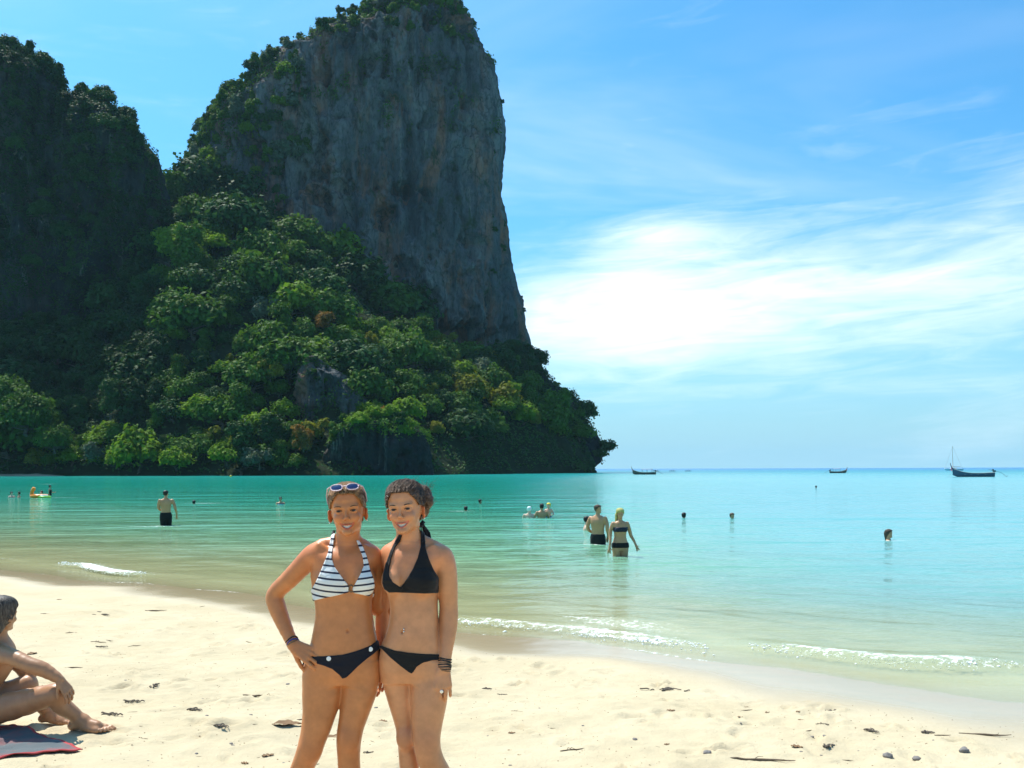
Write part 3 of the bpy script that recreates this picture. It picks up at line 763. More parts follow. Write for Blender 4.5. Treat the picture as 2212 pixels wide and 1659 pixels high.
ts = [(700, 58), (655, 82), (603, 113), (563, 146), (526, 183), (506, 203), (476, 212), (458, 230), (441, 266), (428, 300), (416, 334), (408, 365), (400, 392),
      (745, 40), (795, 18), (830, 2), (868, -20), (925, -42), (965, -25), (990, 5), (680, 68), (720, 48), (768, 30), (625, 98), (582, 130), (545, 165), (490, 205), (466, 218), (850, -10), (900, -35), (945, -35)]
rgx = np.random.default_rng(77)
for (x, y) in ts:
    p = WD(x, y, TD - 14); p[1] += rgx.uniform(-6, 5); p[2] -= 1.8
    tree(int(rgx.choice([11, 12, 12, 2, 9])), p, rgx.uniform(.45, 1.1), 'shrub on the skyline rim of the limestone tower', 'shrubs on the tower rim', 'cliff_shrub', 'shrub')
rim(towerV, surf_points(towerV, 62, 390, 660, 60, 400, 1), [11, 12, 12, 9, 4], .8, 1.5, 'shrub on the vegetated upper left shoulder of the tower', 'shrubs on the tower shoulder', 2)
rim(towerV, surf_points(towerV, 34, 640, 1050, -45, 75, 3), [11, 12, 12], .8, 1.3, 'shrub growing on top of the limestone tower', 'shrubs on top of the tower', 4)
rim(towerV, surf_points(towerV, 20, 395, 620, 330, 560, 5), [11, 11, 12], .8, 1.3, 'shrub clinging to the left face of the tower', 'shrubs on the left tower face', 6)
rim(towerV, surf_points(towerV, 12, 1060, 1190, 60, 800, 15), [11], .35, .7, 'tiny shrub on the sheer right edge of the tower', 'shrubs on the right tower edge', 16)
ls = [(10, 102), (40, 108), (70, 128), (100, 150), (120, 176), (135, 196), (150, 214), (175, 208), (210, 208), (240, 222), (270, 246), (285, 278), (304, 302), (318, 338), (328, 384), (338, 422), (341, 468), (85, 140), (190, 206), (225, 214), (255, 234), (272, 262), (294, 290), (310, 320)]
for (x, y) in ls:
    p = WD(x, y, LD - 11); p[1] += rgx.uniform(-5, 4); p[2] -= 1.5
    tree(int(rgx.choice([11, 2, 3, 11, 12])), p, rgx.uniform(.55, 1.0), 'dark shrub on the skyline of the ' + ('far left peak' if x < 148 else 'rounded cliff hump'), 'shrubs on the skyline of the ' + ('far left peak' if x < 148 else 'rounded cliff hump'), 'cliff_shrub', 'shrub')
rim(leftV, surf_points(leftV, 26, -20, 190, 110, 640, 8), [11, 11, 2], .5, 1.0, 'dark shrub clinging to the left cliff face', 'shrubs on the left cliff face', 9)
rim(left2V, surf_points(left2V, 26, 130, 355, 200, 640, 18), [11, 11, 2], .6, 1.1, 'dark shrub on the rounded cliff hump', 'shrubs on the cliff hump', 19)
rim(headV, surf_points(headV, 34, 960, 1315, 750, 985, 10), [11, 11, 2, 12], .5, 1.1, 'dark shrub on the headland rock', 'shrubs on the headland rock', 11)
rim(brV, surf_points(brV, 10, 690, 940, 890, 950, 12), [12, 11, 4], .5, .9, 'shrub on the dark shore rock', 'shrubs on the shore rock', 13)
rim(pinV, surf_points(pinV, 7, 620, 800, 760, 830, 14), [12, 11], .3, .5, 'tuft of leaves on the rock pinnacle', 'tufts on the pinnacle', 15)

# undergrowth between the trees: nobody could count it
ug = np.random.default_rng(9)
n = 42000
uu = ug.uniform(-120, 1285, n); tt = ug.uniform(-.01, 1.1, n)
x, D, z = slope_point(uu, tt)
hgt = 2.2 + 2.2 * fbm(x * .12, D * .12, None, 3, 55) + 1.5 * fbm(x * .4, D * .4, None, 2, 56)
pts = np.stack([x, D - np.maximum(hgt, 0) * .3, z + np.clip(hgt, .2, 6) * ug.uniform(.6, 1.0, n) + 2.2 * fbm(x * .05, D * .05, None, 3, 7)], -1)
v, f = leaf_cloud(pts, np.tile([0, -.5, .85], (n, 1)), .62, ug)
ugo = obj('undergrowth', make_mesh('undergrowth', v, f, m_leafd, False, {'tint': np.repeat(np.clip(.5 + .5 * fbm(x * .1, D * .1, None, 2, 4), 0, 1), 4)}))
tag(ugo, 'dark tangled undergrowth between the trees of the hillside', 'undergrowth', kind='stuff')

# creepers and scrub plastered over the rock: one mass each
def scrub(name, V, n, dens, label, mat, seed, size=.7, lump=3.0):
    rg = np.random.default_rng(seed)
    P_ = V[:-1, :-1].reshape(-1, 3); ctr = V.mean((0, 1))
    nr = (P_ - np.array([ctr[0], 0, 0]) * [1, 0, 0] - np.array([0, ctr[1], 0])); nr[:, 2] = 0; nr /= np.linalg.norm(nr, axis=1)[:, None] + 1e-6
    nr[:, 2] = .5
    a = (P_[:, 0] / P_[:, 1] * F_PX + 512) / S; b_ = (HOR - (P_[:, 2] - CAM_Z) / P_[:, 1] * F_PX) / S
    pr = dens(a, b_, P_) * (P_[:, 1] < ctr[1] + 8)
    pr = np.clip(pr + .55 * fbm(P_[:, 0] * .09, P_[:, 1] * .09, P_[:, 2] * .11, 4, seed), 0, 1) * (pr > 0)
    pr = np.where(pr > .42, pr, 0); pr = pr / pr.sum()
    i = rg.choice(len(P_), n, p=pr)
    h = np.maximum(.1, lump * (.35 + .65 * vnoise(P_[i, 0] * .35, P_[i, 1] * .35, P_[i, 2] * .35, seed + 1)))
    p = P_[i] + nr[i] * (h * rg.uniform(.5, 1, n))[:, None] + rg.normal(0, .5, (n, 3))
    v, f = leaf_cloud(p, nr[i] + [0, 0, .4], size, rg)
    o = obj(name, make_mesh(name, v, f, mat, False, {'tint': np.repeat(np.clip(.5 + .5 * fbm(p[:, 0] * .12, p[:, 1] * .12, p[:, 2] * .12, 2, 5), 0, 1), 4)}))
    tag(o, label, 'vegetation', kind='stuff')
scrub('cliff_scrub', leftV, 46000, lambda a, b_, P_: .78 + 0 * a, 'dark scrub covering the far left cliff', m_scrub_shade, 1)
scrub('cliff_scrub', left2V, 34000, lambda a, b_, P_: .74 + 0 * a, 'dark scrub covering the rounded cliff hump', m_scrub_shade, 2)
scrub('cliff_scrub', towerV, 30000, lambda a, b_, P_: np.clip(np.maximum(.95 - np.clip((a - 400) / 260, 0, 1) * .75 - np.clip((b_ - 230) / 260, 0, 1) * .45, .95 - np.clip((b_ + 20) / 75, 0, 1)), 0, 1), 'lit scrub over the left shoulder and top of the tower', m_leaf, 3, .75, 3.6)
scrub('cliff_scrub', headV, 20000, lambda a, b_, P_: .70 - .5 * np.clip((b_ - 930) / 50, 0, 1), 'dark scrub covering the headland above the waterline', m_scrub_shade, 4, .7)
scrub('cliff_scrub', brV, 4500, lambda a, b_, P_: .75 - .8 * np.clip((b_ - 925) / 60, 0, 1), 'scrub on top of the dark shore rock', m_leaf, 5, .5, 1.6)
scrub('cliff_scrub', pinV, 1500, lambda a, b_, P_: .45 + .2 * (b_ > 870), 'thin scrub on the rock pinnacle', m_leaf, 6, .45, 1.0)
# ================================================================== BODIES: signed-distance modelling, meshed with surface nets
class Field:
    def __init__(s, xs, ys, zs):
        s.xs, s.ys, s.zs = [np.asarray(a, np.float32) for a in (xs, ys, zs)]
        s.F = np.full((len(xs), len(ys), len(zs)), 0.5, np.float32)
    def _sl(s, lo, hi):
        out = []
        for a, l, h in zip((s.xs, s.ys, s.zs), lo, hi):
            out.append(slice(max(0, int(np.searchsorted(a, l)) - 1), min(len(a), int(np.searchsorted(a, h)) + 1)))
        return tuple(out)
    def grid(s, sl):
        return s.xs[sl[0]][:, None, None], s.ys[sl[1]][None, :, None], s.zs[sl[2]][None, None, :]
    def add(s, prim, k=0.01, op='u'):
        fn, lo, hi = prim
        m = k + .012
        sl = s._sl(np.asarray(lo) - m, np.asarray(hi) + m)
        if any(q.stop <= q.start for q in sl): return
        d = fn(*s.grid(sl)).astype(np.float32)
        f = s.F[sl]
        k = max(k, 1e-5)
        if op == 'u':
            h = np.clip(.5 + .5 * (f - d) / k, 0, 1); s.F[sl] = f * (1 - h) + d * h - k * h * (1 - h)
        elif op == 'c':
            h = np.clip(.5 - .5 * (f + d) / k, 0, 1); s.F[sl] = f * (1 - h) - d * h + k * h * (1 - h)
    def mesh(s, F=None):
        return surface_nets(s.F if F is None else F, s.xs, s.ys, s.zs)

def surface_nets(F, xs, ys, zs):
    ins = F < 0
    c = np.zeros(tuple(n - 1 for n in F.shape), np.int8)
    offs = [(a, b, d) for a in (0, 1) for b in (0, 1) for d in (0, 1)]
    nx, ny, nz = F.shape
    for a, b, d in offs: c += ins[a:nx - 1 + a, b:ny - 1 + b, d:nz - 1 + d]
    act = (c > 0) & (c < 8)
    I, J, K = np.nonzero(act)
    n = len(I)
    idx = np.full(act.shape, -1, np.int32); idx[I, J, K] = np.arange(n)
    val = np.stack([F[I + a, J + b, K + d] for a, b, d in offs], 1)
    pos = np.stack([np.stack([xs[I + a], ys[J + b], zs[K + d]], 1) for a, b, d in offs], 1)
    acc = np.zeros((n, 3)); cnt = np.zeros(n)
    for i, oa in enumerate(offs):
        for j, ob in enumerate(offs):
            if j <= i or sum(abs(p - q) for p, q in zip(oa, ob)) != 1: continue
            va, vb = val[:, i], val[:, j]
            m = (va < 0) != (vb < 0)
            tt = np.where(m, va / np.where(m, va - vb, 1), 0)
            p = pos[:, i] + (pos[:, j] - pos[:, i]) * tt[:, None]
            acc += np.where(m[:, None], p, 0); cnt += m
    V = acc / cnt[:, None]
    Q = []
    for ax in range(3):
        sl0 = [slice(None)] * 3; sl1 = [slice(None)] * 3
        sl0[ax] = slice(0, -1); sl1[ax] = slice(1, None)
        a_, b_ = ins[tuple(sl0)], ins[tuple(sl1)]
        e = a_ != b_
        i, j, k = np.nonzero(e)
        g = [i, j, k]
        o1, o2 = [q for q in range(3) if q != ax]
        ok = (g[o1] > 0) & (g[o2] > 0) & (g[o1] < F.shape[o1] - 1) & (g[o2] < F.shape[o2] - 1)
        i, j, k = i[ok], j[ok], k[ok]; g = [i, j, k]
        sgn = a_[i, j, k]
        def cell(d1, d2):
            h = [x.copy() for x in g]; h[o1] = h[o1] + d1; h[o2] = h[o2] + d2
            return idx[h[0], h[1], h[2]]
        q = np.stack([cell(-1, -1), cell(0, -1), cell(0, 0), cell(-1, 0)], 1)
        flip = sgn if ax != 1 else ~sgn
        q = np.where(flip[:, None], q, q[:, ::-1])
        Q.append(q)
    Q = np.concatenate(Q); Q = Q[(Q >= 0).all(1)]
    return V, Q

def p_rcone(p0, p1, r0, r1):
    p0, p1 = np.asarray(p0, float), np.asarray(p1, float); v = p1 - p0; L2 = max(float(v @ v), 1e-12)
    def fn(X, Y, Z):
        a, b, c = X - p0[0], Y - p0[1], Z - p0[2]
        t = np.clip((a * v[0] + b * v[1] + c * v[2]) / L2, 0, 1)
        return np.sqrt((a - t * v[0]) ** 2 + (b - t * v[1]) ** 2 + (c - t * v[2]) ** 2) - (r0 + (r1 - r0) * t)
    r = max(r0, r1)
    return fn, np.minimum(p0, p1) - r, np.maximum(p0, p1) + r
def p_ell(c, r, Rm=None):
    c, r = np.asarray(c, float), np.asarray(r, float)
    def fn(X, Y, Z):
        a, b, d = X - c[0], Y - c[1], Z - c[2]
        if Rm is not None:
            a, b, d = [Rm[0][i] * a + Rm[1][i] * b + Rm[2][i] * d for i in range(3)]
        k0 = np.sqrt((a / r[0]) ** 2 + (b / r[1]) ** 2 + (d / r[2]) ** 2)
        k1 = np.sqrt((a / r[0] ** 2) ** 2 + (b / r[1] ** 2) ** 2 + (d / r[2] ** 2) ** 2)
        return k0 * (k0 - 1) / np.maximum(k1, 1e-6)
    m = r.max() if Rm is not None else r
    return fn, c - m, c + m
def chain(F, pts, rad, k=.012, kb=.012):
    """tapered limb through the points, smoothed with a spline"""
    pts = np.asarray(pts, float); rad = np.asarray(rad, float)
    n = len(pts)
    if n > 2:
        tt = np.linspace(0, n - 1, (n - 1) * 3 + 1)
        P_ = np.stack([catmull(tt, pts[:, i]) for i in range(3)], -1); R_ = catmull(tt, rad)
    else: P_, R_ = pts, rad
    for i in range(len(P_) - 1): F.add(p_rcone(P_[i], P_[i + 1], R_[i], R_[i + 1]), kb if i == 0 else k)
def catmull(tt, y):
    n = len(y); i = np.clip(np.floor(tt).astype(int), 0, n - 2); f = tt - i
    y0, y1, y2, y3 = y[np.maximum(i - 1, 0)], y[i], y[i + 1], y[np.minimum(i + 2, n - 1)]
    return .5 * (2 * y1 + (y2 - y0) * f + (2 * y0 - 5 * y1 + 4 * y2 - y3) * f ** 2 + (3 * y1 - y0 - 3 * y2 + y3) * f ** 3)
def smooth_table(z, cols, n=160):
    z = np.asarray(z, float); o = np.argsort(z); z = z[o]
    zz = np.linspace(z[0], z[-1], n)
    out = []
    k = np.hanning(13); k /= k.sum()
    for c in cols:
        y = np.interp(zz, z, np.asarray(c, float)[o])
        y = np.convolve(np.concatenate([2 * y[0] - y[6:0:-1], y, 2 * y[-1] - y[-2:-8:-1]]), k, 'valid')
        out.append(y)
    return zz, out
def p_loft(z, xl, xr, yc, yf, yb, n=2.1):
    """stack of elliptical sections: left/right edge, centre, front and back depth for every height"""
    zz, (L, Rr, Cc, Fr, Bk) = smooth_table(z, (xl, xr, yc, yf, yb))
    def fn(X, Y, Z):
        zi = lambda q: np.interp(Z, zz, q).astype(np.float32)
        l, r, c, f, b = [zi(q) for q in (L, Rr, Cc, Fr, Bk)]
        a = np.maximum((r - l) / 2, .004); nx = np.abs(X - (l + r) / 2) / a
        bb = np.maximum(np.where(Y < c, c - f, b - c), .004); ny = np.abs(Y - c) / bb
        q = nx ** n + ny ** n
        rr = np.maximum(q, 1e-9) ** (1 / n)
        g = np.sqrt((nx ** (n - 1) / a) ** 2 + (ny ** (n - 1) / bb) ** 2) / np.maximum(rr, 1e-3) ** (n - 1)
        d = np.where(rr > .25, (rr - 1) / np.maximum(g, 1e-3), -np.minimum(a, bb) * .7)
        return np.maximum(d, np.maximum(Z - zz[-1], zz[0] - Z))
    return fn, (L.min(), Fr.min(), zz[0]), (Rr.max(), Bk.max(), zz[-1])
def xform(prim, c, Rm):
    """prim given in local space, moved by rotation Rm and translation c"""
    fn, lo, hi = prim
    lo, hi = np.asarray(lo, float), np.asarray(hi, float)
    cs = np.array([[(lo, hi)[i][0], (lo, hi)[j][1], (lo, hi)[k][2]] for i in (0, 1) for j in (0, 1) for k in (0, 1)]) @ Rm.T + c
    def g(X, Y, Z):
        a, b, d = X - c[0], Y - c[1], Z - c[2]
        return fn(*[Rm[0, i] * a + Rm[1, i] * b + Rm[2, i] * d for i in range(3)])
    return g, cs.min(0), cs.max(0)
def rot3(yaw=0, roll=0, pitch=0):
    return np.array(Matrix.Rotation(R(yaw), 3, 'Z') @ Matrix.Rotation(R(-roll), 3, 'Y') @ Matrix.Rotation(R(pitch), 3, 'X'))
def unit(v):
    v = np.asarray(v, float); return v / np.linalg.norm(v)

HEAD_T = np.array([  # z, half width, centre y, front y, back y   (metres, eye line at z 0, facing -y)
    (-.104, .010, -.054, -.069, -.038), (-.099, .020, -.044, -.079, -.014), (-.090, .030, -.034, -.083, .000), (-.077, .0405, -.022, -.082, .018),
    (-.062, .0485, -.012, -.0805, .035), (-.040, .0600, -.004, -.080, .062), (-.020, .067, .004, -.080, .080), (0, .0695, .008, -.079, .090),
    (.020, .071, .010, -.083, .096), (.045, .072, .010, -.086, .098), (.070, .069, .010, -.081, .092), (.090, .060, .010, -.066, .077),
    (.104, .045, .010, -.044, .056), (.112, .027, .010, -.020, .032), (.1165, .006, .010, .002, .016)])
def head_loft(grow=0.0, s=1.0):
    T_ = HEAD_T * s
    zc = .012 * s
    z = zc + (T_[:, 0] - zc) * (1 + grow / (.11 * s))
    return p_loft(z, -(T_[:, 1] + grow), T_[:, 1] + grow, T_[:, 2], T_[:, 3] - grow, T_[:, 4] + grow, 2.15)
MOUTH_W = .0300
def mouth_up(x): return -.0605 + .0085 * (x / MOUTH_W) ** 2
def mouth_lo(x): return -.0752 + .0232 * (x / MOUTH_W) ** 2
def mouth_y(x): return -.0835 + .0165 * (x / MOUTH_W) ** 2
def add_head(F, c, Rm, s=1.0, smile=True, detail=True):
    A = lambda prim, k, op='u': F.add(xform(prim, c, Rm * s if s != 1 else Rm), k, op)
    A(head_loft(), .012)
    for sd in (-1, 1):
        A(p_ell((sd * .034, -.064, -.030), (.019, .016, .016)), .020)
        A(p_ell((sd * .036, -.010, -.060), (.013, .03, .020)), .02)
        A(p_rcone((sd * .044, -.071, .017), (sd * .014, -.080, .014), .0050, .0055), .022)
        # ear
        Re = rot3(sd * 34, 0, 8)
        A(p_ell((sd * .0765, .016, -.018), (.0060, .0170, .028), Re), .008)
        if detail: A(p_ell((sd * .0845, .010, -.016), (.0045, .006, .013), Re), .004, 'c')
    A(p_ell((0, -.077, -.0915), (.016, .013, .012)), .016)
    A(p_rcone((0, -.079, .012), (0, -.094, -.026), .0052, .0070), .010)
    A(p_ell((0, -.0975, -.031), (.0080, .0080, .0078)), .008)
    for sd in (-1, 1):
        A(p_ell((sd * .0102, -.088, -.0355), (.0055, .0085, .0058)), .005)
    if not detail: return
    for sd in (-1, 1):
        A(p_ell((sd * .006, -.0965, -.0405), (.0035, .004, .0022)), .002, 'c')
        A(p_ell((sd * .031, -.0885, .002), (.0160, .0095, .0095)), .008, 'c')
        A(p_ell((sd * .031, -.0685, .000), (.0150, .0135, .0125)), .003)
        A(p_rcone((sd * .017, -.083, -.0005), (sd * .046, -.076, .0005), .0015, .0012), .003, 'c')
        A(p_ell((sd * .031, -.0835, -.0005), (.0138, .0085, .0031)), .0015, 'c')
        A(p_rcone((sd * .019, -.0865, -.038), (sd * .0345, -.0725, -.058), .0016, .0016), .006, 'c')
    xs_ = np.linspace(-MOUTH_W, MOUTH_W, 9)
    def mo(X, Y, Z):
        u, l = mouth_up(X), mouth_lo(X)
        return np.maximum(np.maximum(np.abs(Z - (u + l) / 2) - (u - l) / 2, np.abs(X) - MOUTH_W), Y + .068)
    A((mo, (-.03, -.11, -.085), (.03, -.066, -.045)), .002, 'c')
    for f, dz, r0 in ((mouth_up, .0016, .0030), (mouth_lo, -.0018, .0040)):
        for i in range(8):
            q = [np.array([x, mouth_y(x) + .001, f(x) + dz * (1 - abs(x) / MOUTH_W)]) for x in (xs_[i], xs_[i + 1])]
            rr = [r0 * (1 - .55 * (abs(x) / MOUTH_W) ** 2) for x in (xs_[i], xs_[i + 1])]
            A(p_rcone(q[0], q[1], rr[0], rr[1]), .0025)
def local(V, c, Rm): return (V - c) @ Rm

def add_hand(F, wrist, d, n, side, curl=(20, 25, 20), spread=6, size=1.0, thumb=(.75, .6, -.25), tcurl=15, fk=.0035):
    """palm, four bent fingers of different length, thumb from the side of the palm"""
    d = unit(d); n = np.asarray(n, float); n = unit(n - d * (n @ d)); s = unit(np.cross(d, n)) * side
    wrist = np.asarray(wrist, float)
    offs = (.029, .010, -.010, -.028); lens = (.068, .077, .071, .055); pl = (.084, .087, .083, .076)
    tips = []
    for o, L, p in zip(offs, lens, pl):
        kn = wrist + (d * p + s * o) * size
        F.add(p_rcone(wrist + (d * .010 + s * o * .55) * size, kn, .0125 * size, .0105 * size), .010)
        dd = unit(d + s * math.tan(R(spread)) * (o / .03)); nn = unit(n - dd * (n @ dd)); p0 = kn; r = .0088 if L > .06 else .0076
        for j, (fr, cu) in enumerate(zip((.46, .30, .24), curl)):
            ca, sa = math.cos(R(cu)), math.sin(R(cu))
            dd, nn = dd * ca - nn * sa, nn * ca + dd * sa
            p1 = p0 + dd * L * fr * size
            F.add(p_rcone(p0, p1, r * (1 - .07 * j) * size, r * (.93 - .09 * j) * size), fk)
            p0 = p1
        tips.append((p0, dd, nn))
    t0 = wrist + (d * .018 + s * .020) * size; td = unit(d * thumb[0] + s * thumb[1] + n * thumb[2])
    t1 = t0 + td * .040 * size; F.add(p_rcone(t0, t1, .0135 * size, .0105 * size), .009)
    td2 = unit(td + d * math.tan(R(tcurl))); t2 = t1 + td2 * .030 * size; F.add(p_rcone(t1, t2, .0098 * size, .0085 * size), .004)
    t3 = t2 + unit(td2 + d * math.tan(R(tcurl)) - n * .2) * .022 * size; F.add(p_rcone(t2, t3, .0085 * size, .0068 * size), .004)
    return tips
def add_foot(F, ankle, d, up=(0, 0, 1), size=1.0, toes=True, splay=1):
    """ankle joint centre, direction the toes point; sole is .075*size below the ankle"""
    d = unit(d); up = np.asarray(up, float); up = unit(up - d * (up @ d)); s = np.cross(d, up)
    a = np.asarray(ankle, float); q = lambda x, y, z: a + (d * x + s * y + up * z) * size
    F.add(p_rcone(q(-.035, 0, -.045), q(.02, 0, -.02), .028 * size, .034 * size), .02)
    F.add(p_rcone(q(.0, 0, -.03), q(.09, .0, -.045), .034 * size, .028 * size), .015)
    F.add(p_rcone(q(.03, .012 * splay, -.05), q(.125, .022 * splay, -.058), .022 * size, .019 * size), .015)
    F.add(p_rcone(q(.03, -.012 * splay, -.05), q(.105, -.026 * splay, -.060), .022 * size, .016 * size), .015)
    F.add(p_rcone(q(.08, .02 * splay, -.056), q(.10, -.02 * splay, -.058), .018 * size, .016 * size), .015)
    if toes:
        for y0, x0, L, r in ((.030, .130, .040, .0115), (.012, .130, .035, .0085), (-.003, .124, .031, .008), (-.017, .117, .027, .0075), (-.030, .108, .023, .007)):
            m_ = q(x0 + L * .55, y0 * splay, -.056)
            F.add(p_rcone(q(x0 - .02, y0 * splay, -.058), m_, r * size, r * size), .004)
            F.add(p_rcone(m_, q(x0 + L, y0 * splay, -.063), r * size, r * .85 * size), .003)

def poly_sdf(PX, PY, poly):
    poly = np.asarray(poly, float)
    d = None; inside = np.zeros(np.broadcast(PX, PY).shape, bool)
    for i in range(len(poly)):
        a, b = poly[i], poly[(i + 1) % len(poly)]
        e = b - a; wx, wy = PX - a[0], PY - a[1]
        t_ = np.clip((wx * e[0] + wy * e[1]) / max(e @ e, 1e-12), 0, 1)
        q = (wx - e[0] * t_) ** 2 + (wy - e[1] * t_) ** 2
        d = q if d is None else np.minimum(d, q)
        if abs(e[1]) > 1e-9:
            cond = (a[1] > PY) != (b[1] > PY)
            inside ^= cond & (PX < e[0] * (PY - a[1]) / e[1] + a[0])
    d = np.sqrt(d)
    return np.where(inside, -d, d)

def skin_mat(name, rough=.40):
    m, t, b = new_mat(name)
    a = N(t, 'ShaderNodeAttribute', attribute_name='tone'); tcn = N(t, 'ShaderNodeTexCoord')
    nf = noise(t, tcn.outputs['Object'], 22, 5, .6); n2 = noise(t, tcn.outputs['Object'], 190, 3, .6)
    c = mixc(t, 1.0, a.outputs['Color'], ramp(t, nf, [(.3, (.90, .88, .87)), (.7, (1.06, 1.05, 1.04))]), 'MULTIPLY')
    t.links.new(c, b.inputs['Base Color'])
    b.inputs['Roughness'].default_value = rough; b.inputs['Specular IOR Level'].default_value = .42
    b.inputs['Subsurface Weight'].default_value = .12; b.inputs['Subsurface Radius'].default_value = (.9, .35, .2); b.inputs['Subsurface Scale'].default_value = .012
    bn = N(t, 'ShaderNodeBump', inputs={'Strength': .15, 'Distance': .002}); t.links.new(n2, bn.inputs['Height']); t.links.new(bn.outputs[0], b.inputs['Normal'])
    return m
m_skin = skin_mat('skin')
def hair_mat(name, c0, c1, scale=(60, 60, 6)):
    m, t, b = new_mat(name); tcn = N(t, 'ShaderNodeTexCoord')
    nf = noise(t, mapping(t, tcn.outputs['Object'], scale), 1.5, 4, .65, .4)
    t.links.new(ramp(t, nf, [(.32, c0), (.68, c1)]), b.inputs['Base Color'])
    b.inputs['Roughness'].default_value = .5; b.inputs['Specular IOR Level'].default_value = .22
    return m
def cloth_mat(name, col, rough=.75, var=.15):
    m, t, b = new_mat(name); tcn = N(t, 'ShaderNodeTexCoord')
    nf = noise(t, tcn.outputs['Object'], 9, 4, .6); w_ = noise(t, tcn.outputs['Object'], 420, 2, .5)
    t.links.new(mixc(t, nf, tuple(x * (1 - var) for x in col), tuple(x * (1 + var) for x in col)), b.inputs['Base Color'])
    b.inputs['Roughness'].default_value = rough; b.inputs['Specular IOR Level'].default_value = .25; b.inputs['Sheen Weight'].default_value = .1
    bn = N(t, 'ShaderNodeBump', inputs={'Strength': .25, 'Distance': .001}); t.links.new(w_, bn.inputs['Height']); t.links.new(bn.outputs[0], b.inputs['Normal'])
    return m
# ================================================================== THE TWO WOMEN
DW = 4.0
KC = 1.836
def CU(cx, cy): return (750 + cx / KC) / 3.0, (1400 + cy / KC) / 3.0
def C(cx, cy, dy=0.0):
    u, v = CU(cx, cy); return W(u, v, DW + dy)
MPC = DW / F_PX / 3 / KC          # metres for one unit of that crop
m_navy = cloth_mat('navy_cloth', (.006, .007, .015)); m_black = cloth_mat('black_cloth', (.008, .008, .009))
m_stripe, t, b = new_mat('striped_cloth')
tcn = N(t, 'ShaderNodeTexCoord'); sp = N(t, 'ShaderNodeSeparateXYZ'); t.links.new(tcn.outputs['Object'], sp.inputs[0])
bend = mathn(t, 'MULTIPLY', mathn(t, 'ABSOLUTE', sp.outputs[0]), -.10)
fr = mathn(t, 'FRACT', mathn(t, 'DIVIDE', mathn(t, 'ADD', sp.outputs[2], bend), .0268))
st_ = mathn(t, 'MULTIPLY', maprange(t, fr, .30, .34), maprange(t, fr, .64, .60))
t.links.new(mixc(t, st_, (.74, .74, .72), (.012, .014, .040)), b.inputs['Base Color']); b.inputs['Roughness'].default_value = .75
m_teeth = simple_mat('teeth', (.70, .63, .54), .3, .4)
m_eye, t, b = new_mat('eyeball'); a_ = N(t, 'ShaderNodeAttribute', attribute_name='tone'); t.links.new(a_.outputs['Color'], b.inputs['Base Color']); b.inputs['Roughness'].default_value = .3
m_lash = simple_mat('lash', (.012, .009, .008), .6); m_mouth = simple_mat('mouth_inside', (.10, .02, .02), .5)
m_hairA = hair_mat('light_brown_hair', (.10, .048, .020), (.36, .20, .085), (70, 22, 70))
m_hairB = hair_mat('dark_brown_hair', (.026, .015, .010), (.165, .100, .064), (55, 26, 55))
m_browA = simple_mat('brow_brown', (.075, .038, .020), .7); m_browB = simple_mat('brow_dark', (.030, .017, .012), .7)
m_metal = simple_mat('silver', (.75, .74, .72), .2, .5, metallic=1.0)
m_button = simple_mat('button_white', (.80, .80, .78), .3, .5)

def sphere_mesh(name, c, r, mat, nu=16, nv=12, col=None):
    th = np.linspace(0, 2 * np.pi, nu, endpoint=False); ph = np.linspace(.001, np.pi - .001, nv)
    T_, P_ = np.meshgrid(th, ph, indexing='ij')
    d = np.stack([np.sin(P_) * np.cos(T_), np.sin(P_) * np.sin(T_), np.cos(P_)], -1).reshape(-1, 3)
    return make_mesh(name, np.asarray(c) + d * np.asarray(r), grid_faces(nu, nv, True), mat, True, {'tone': col(d)} if col else None), d

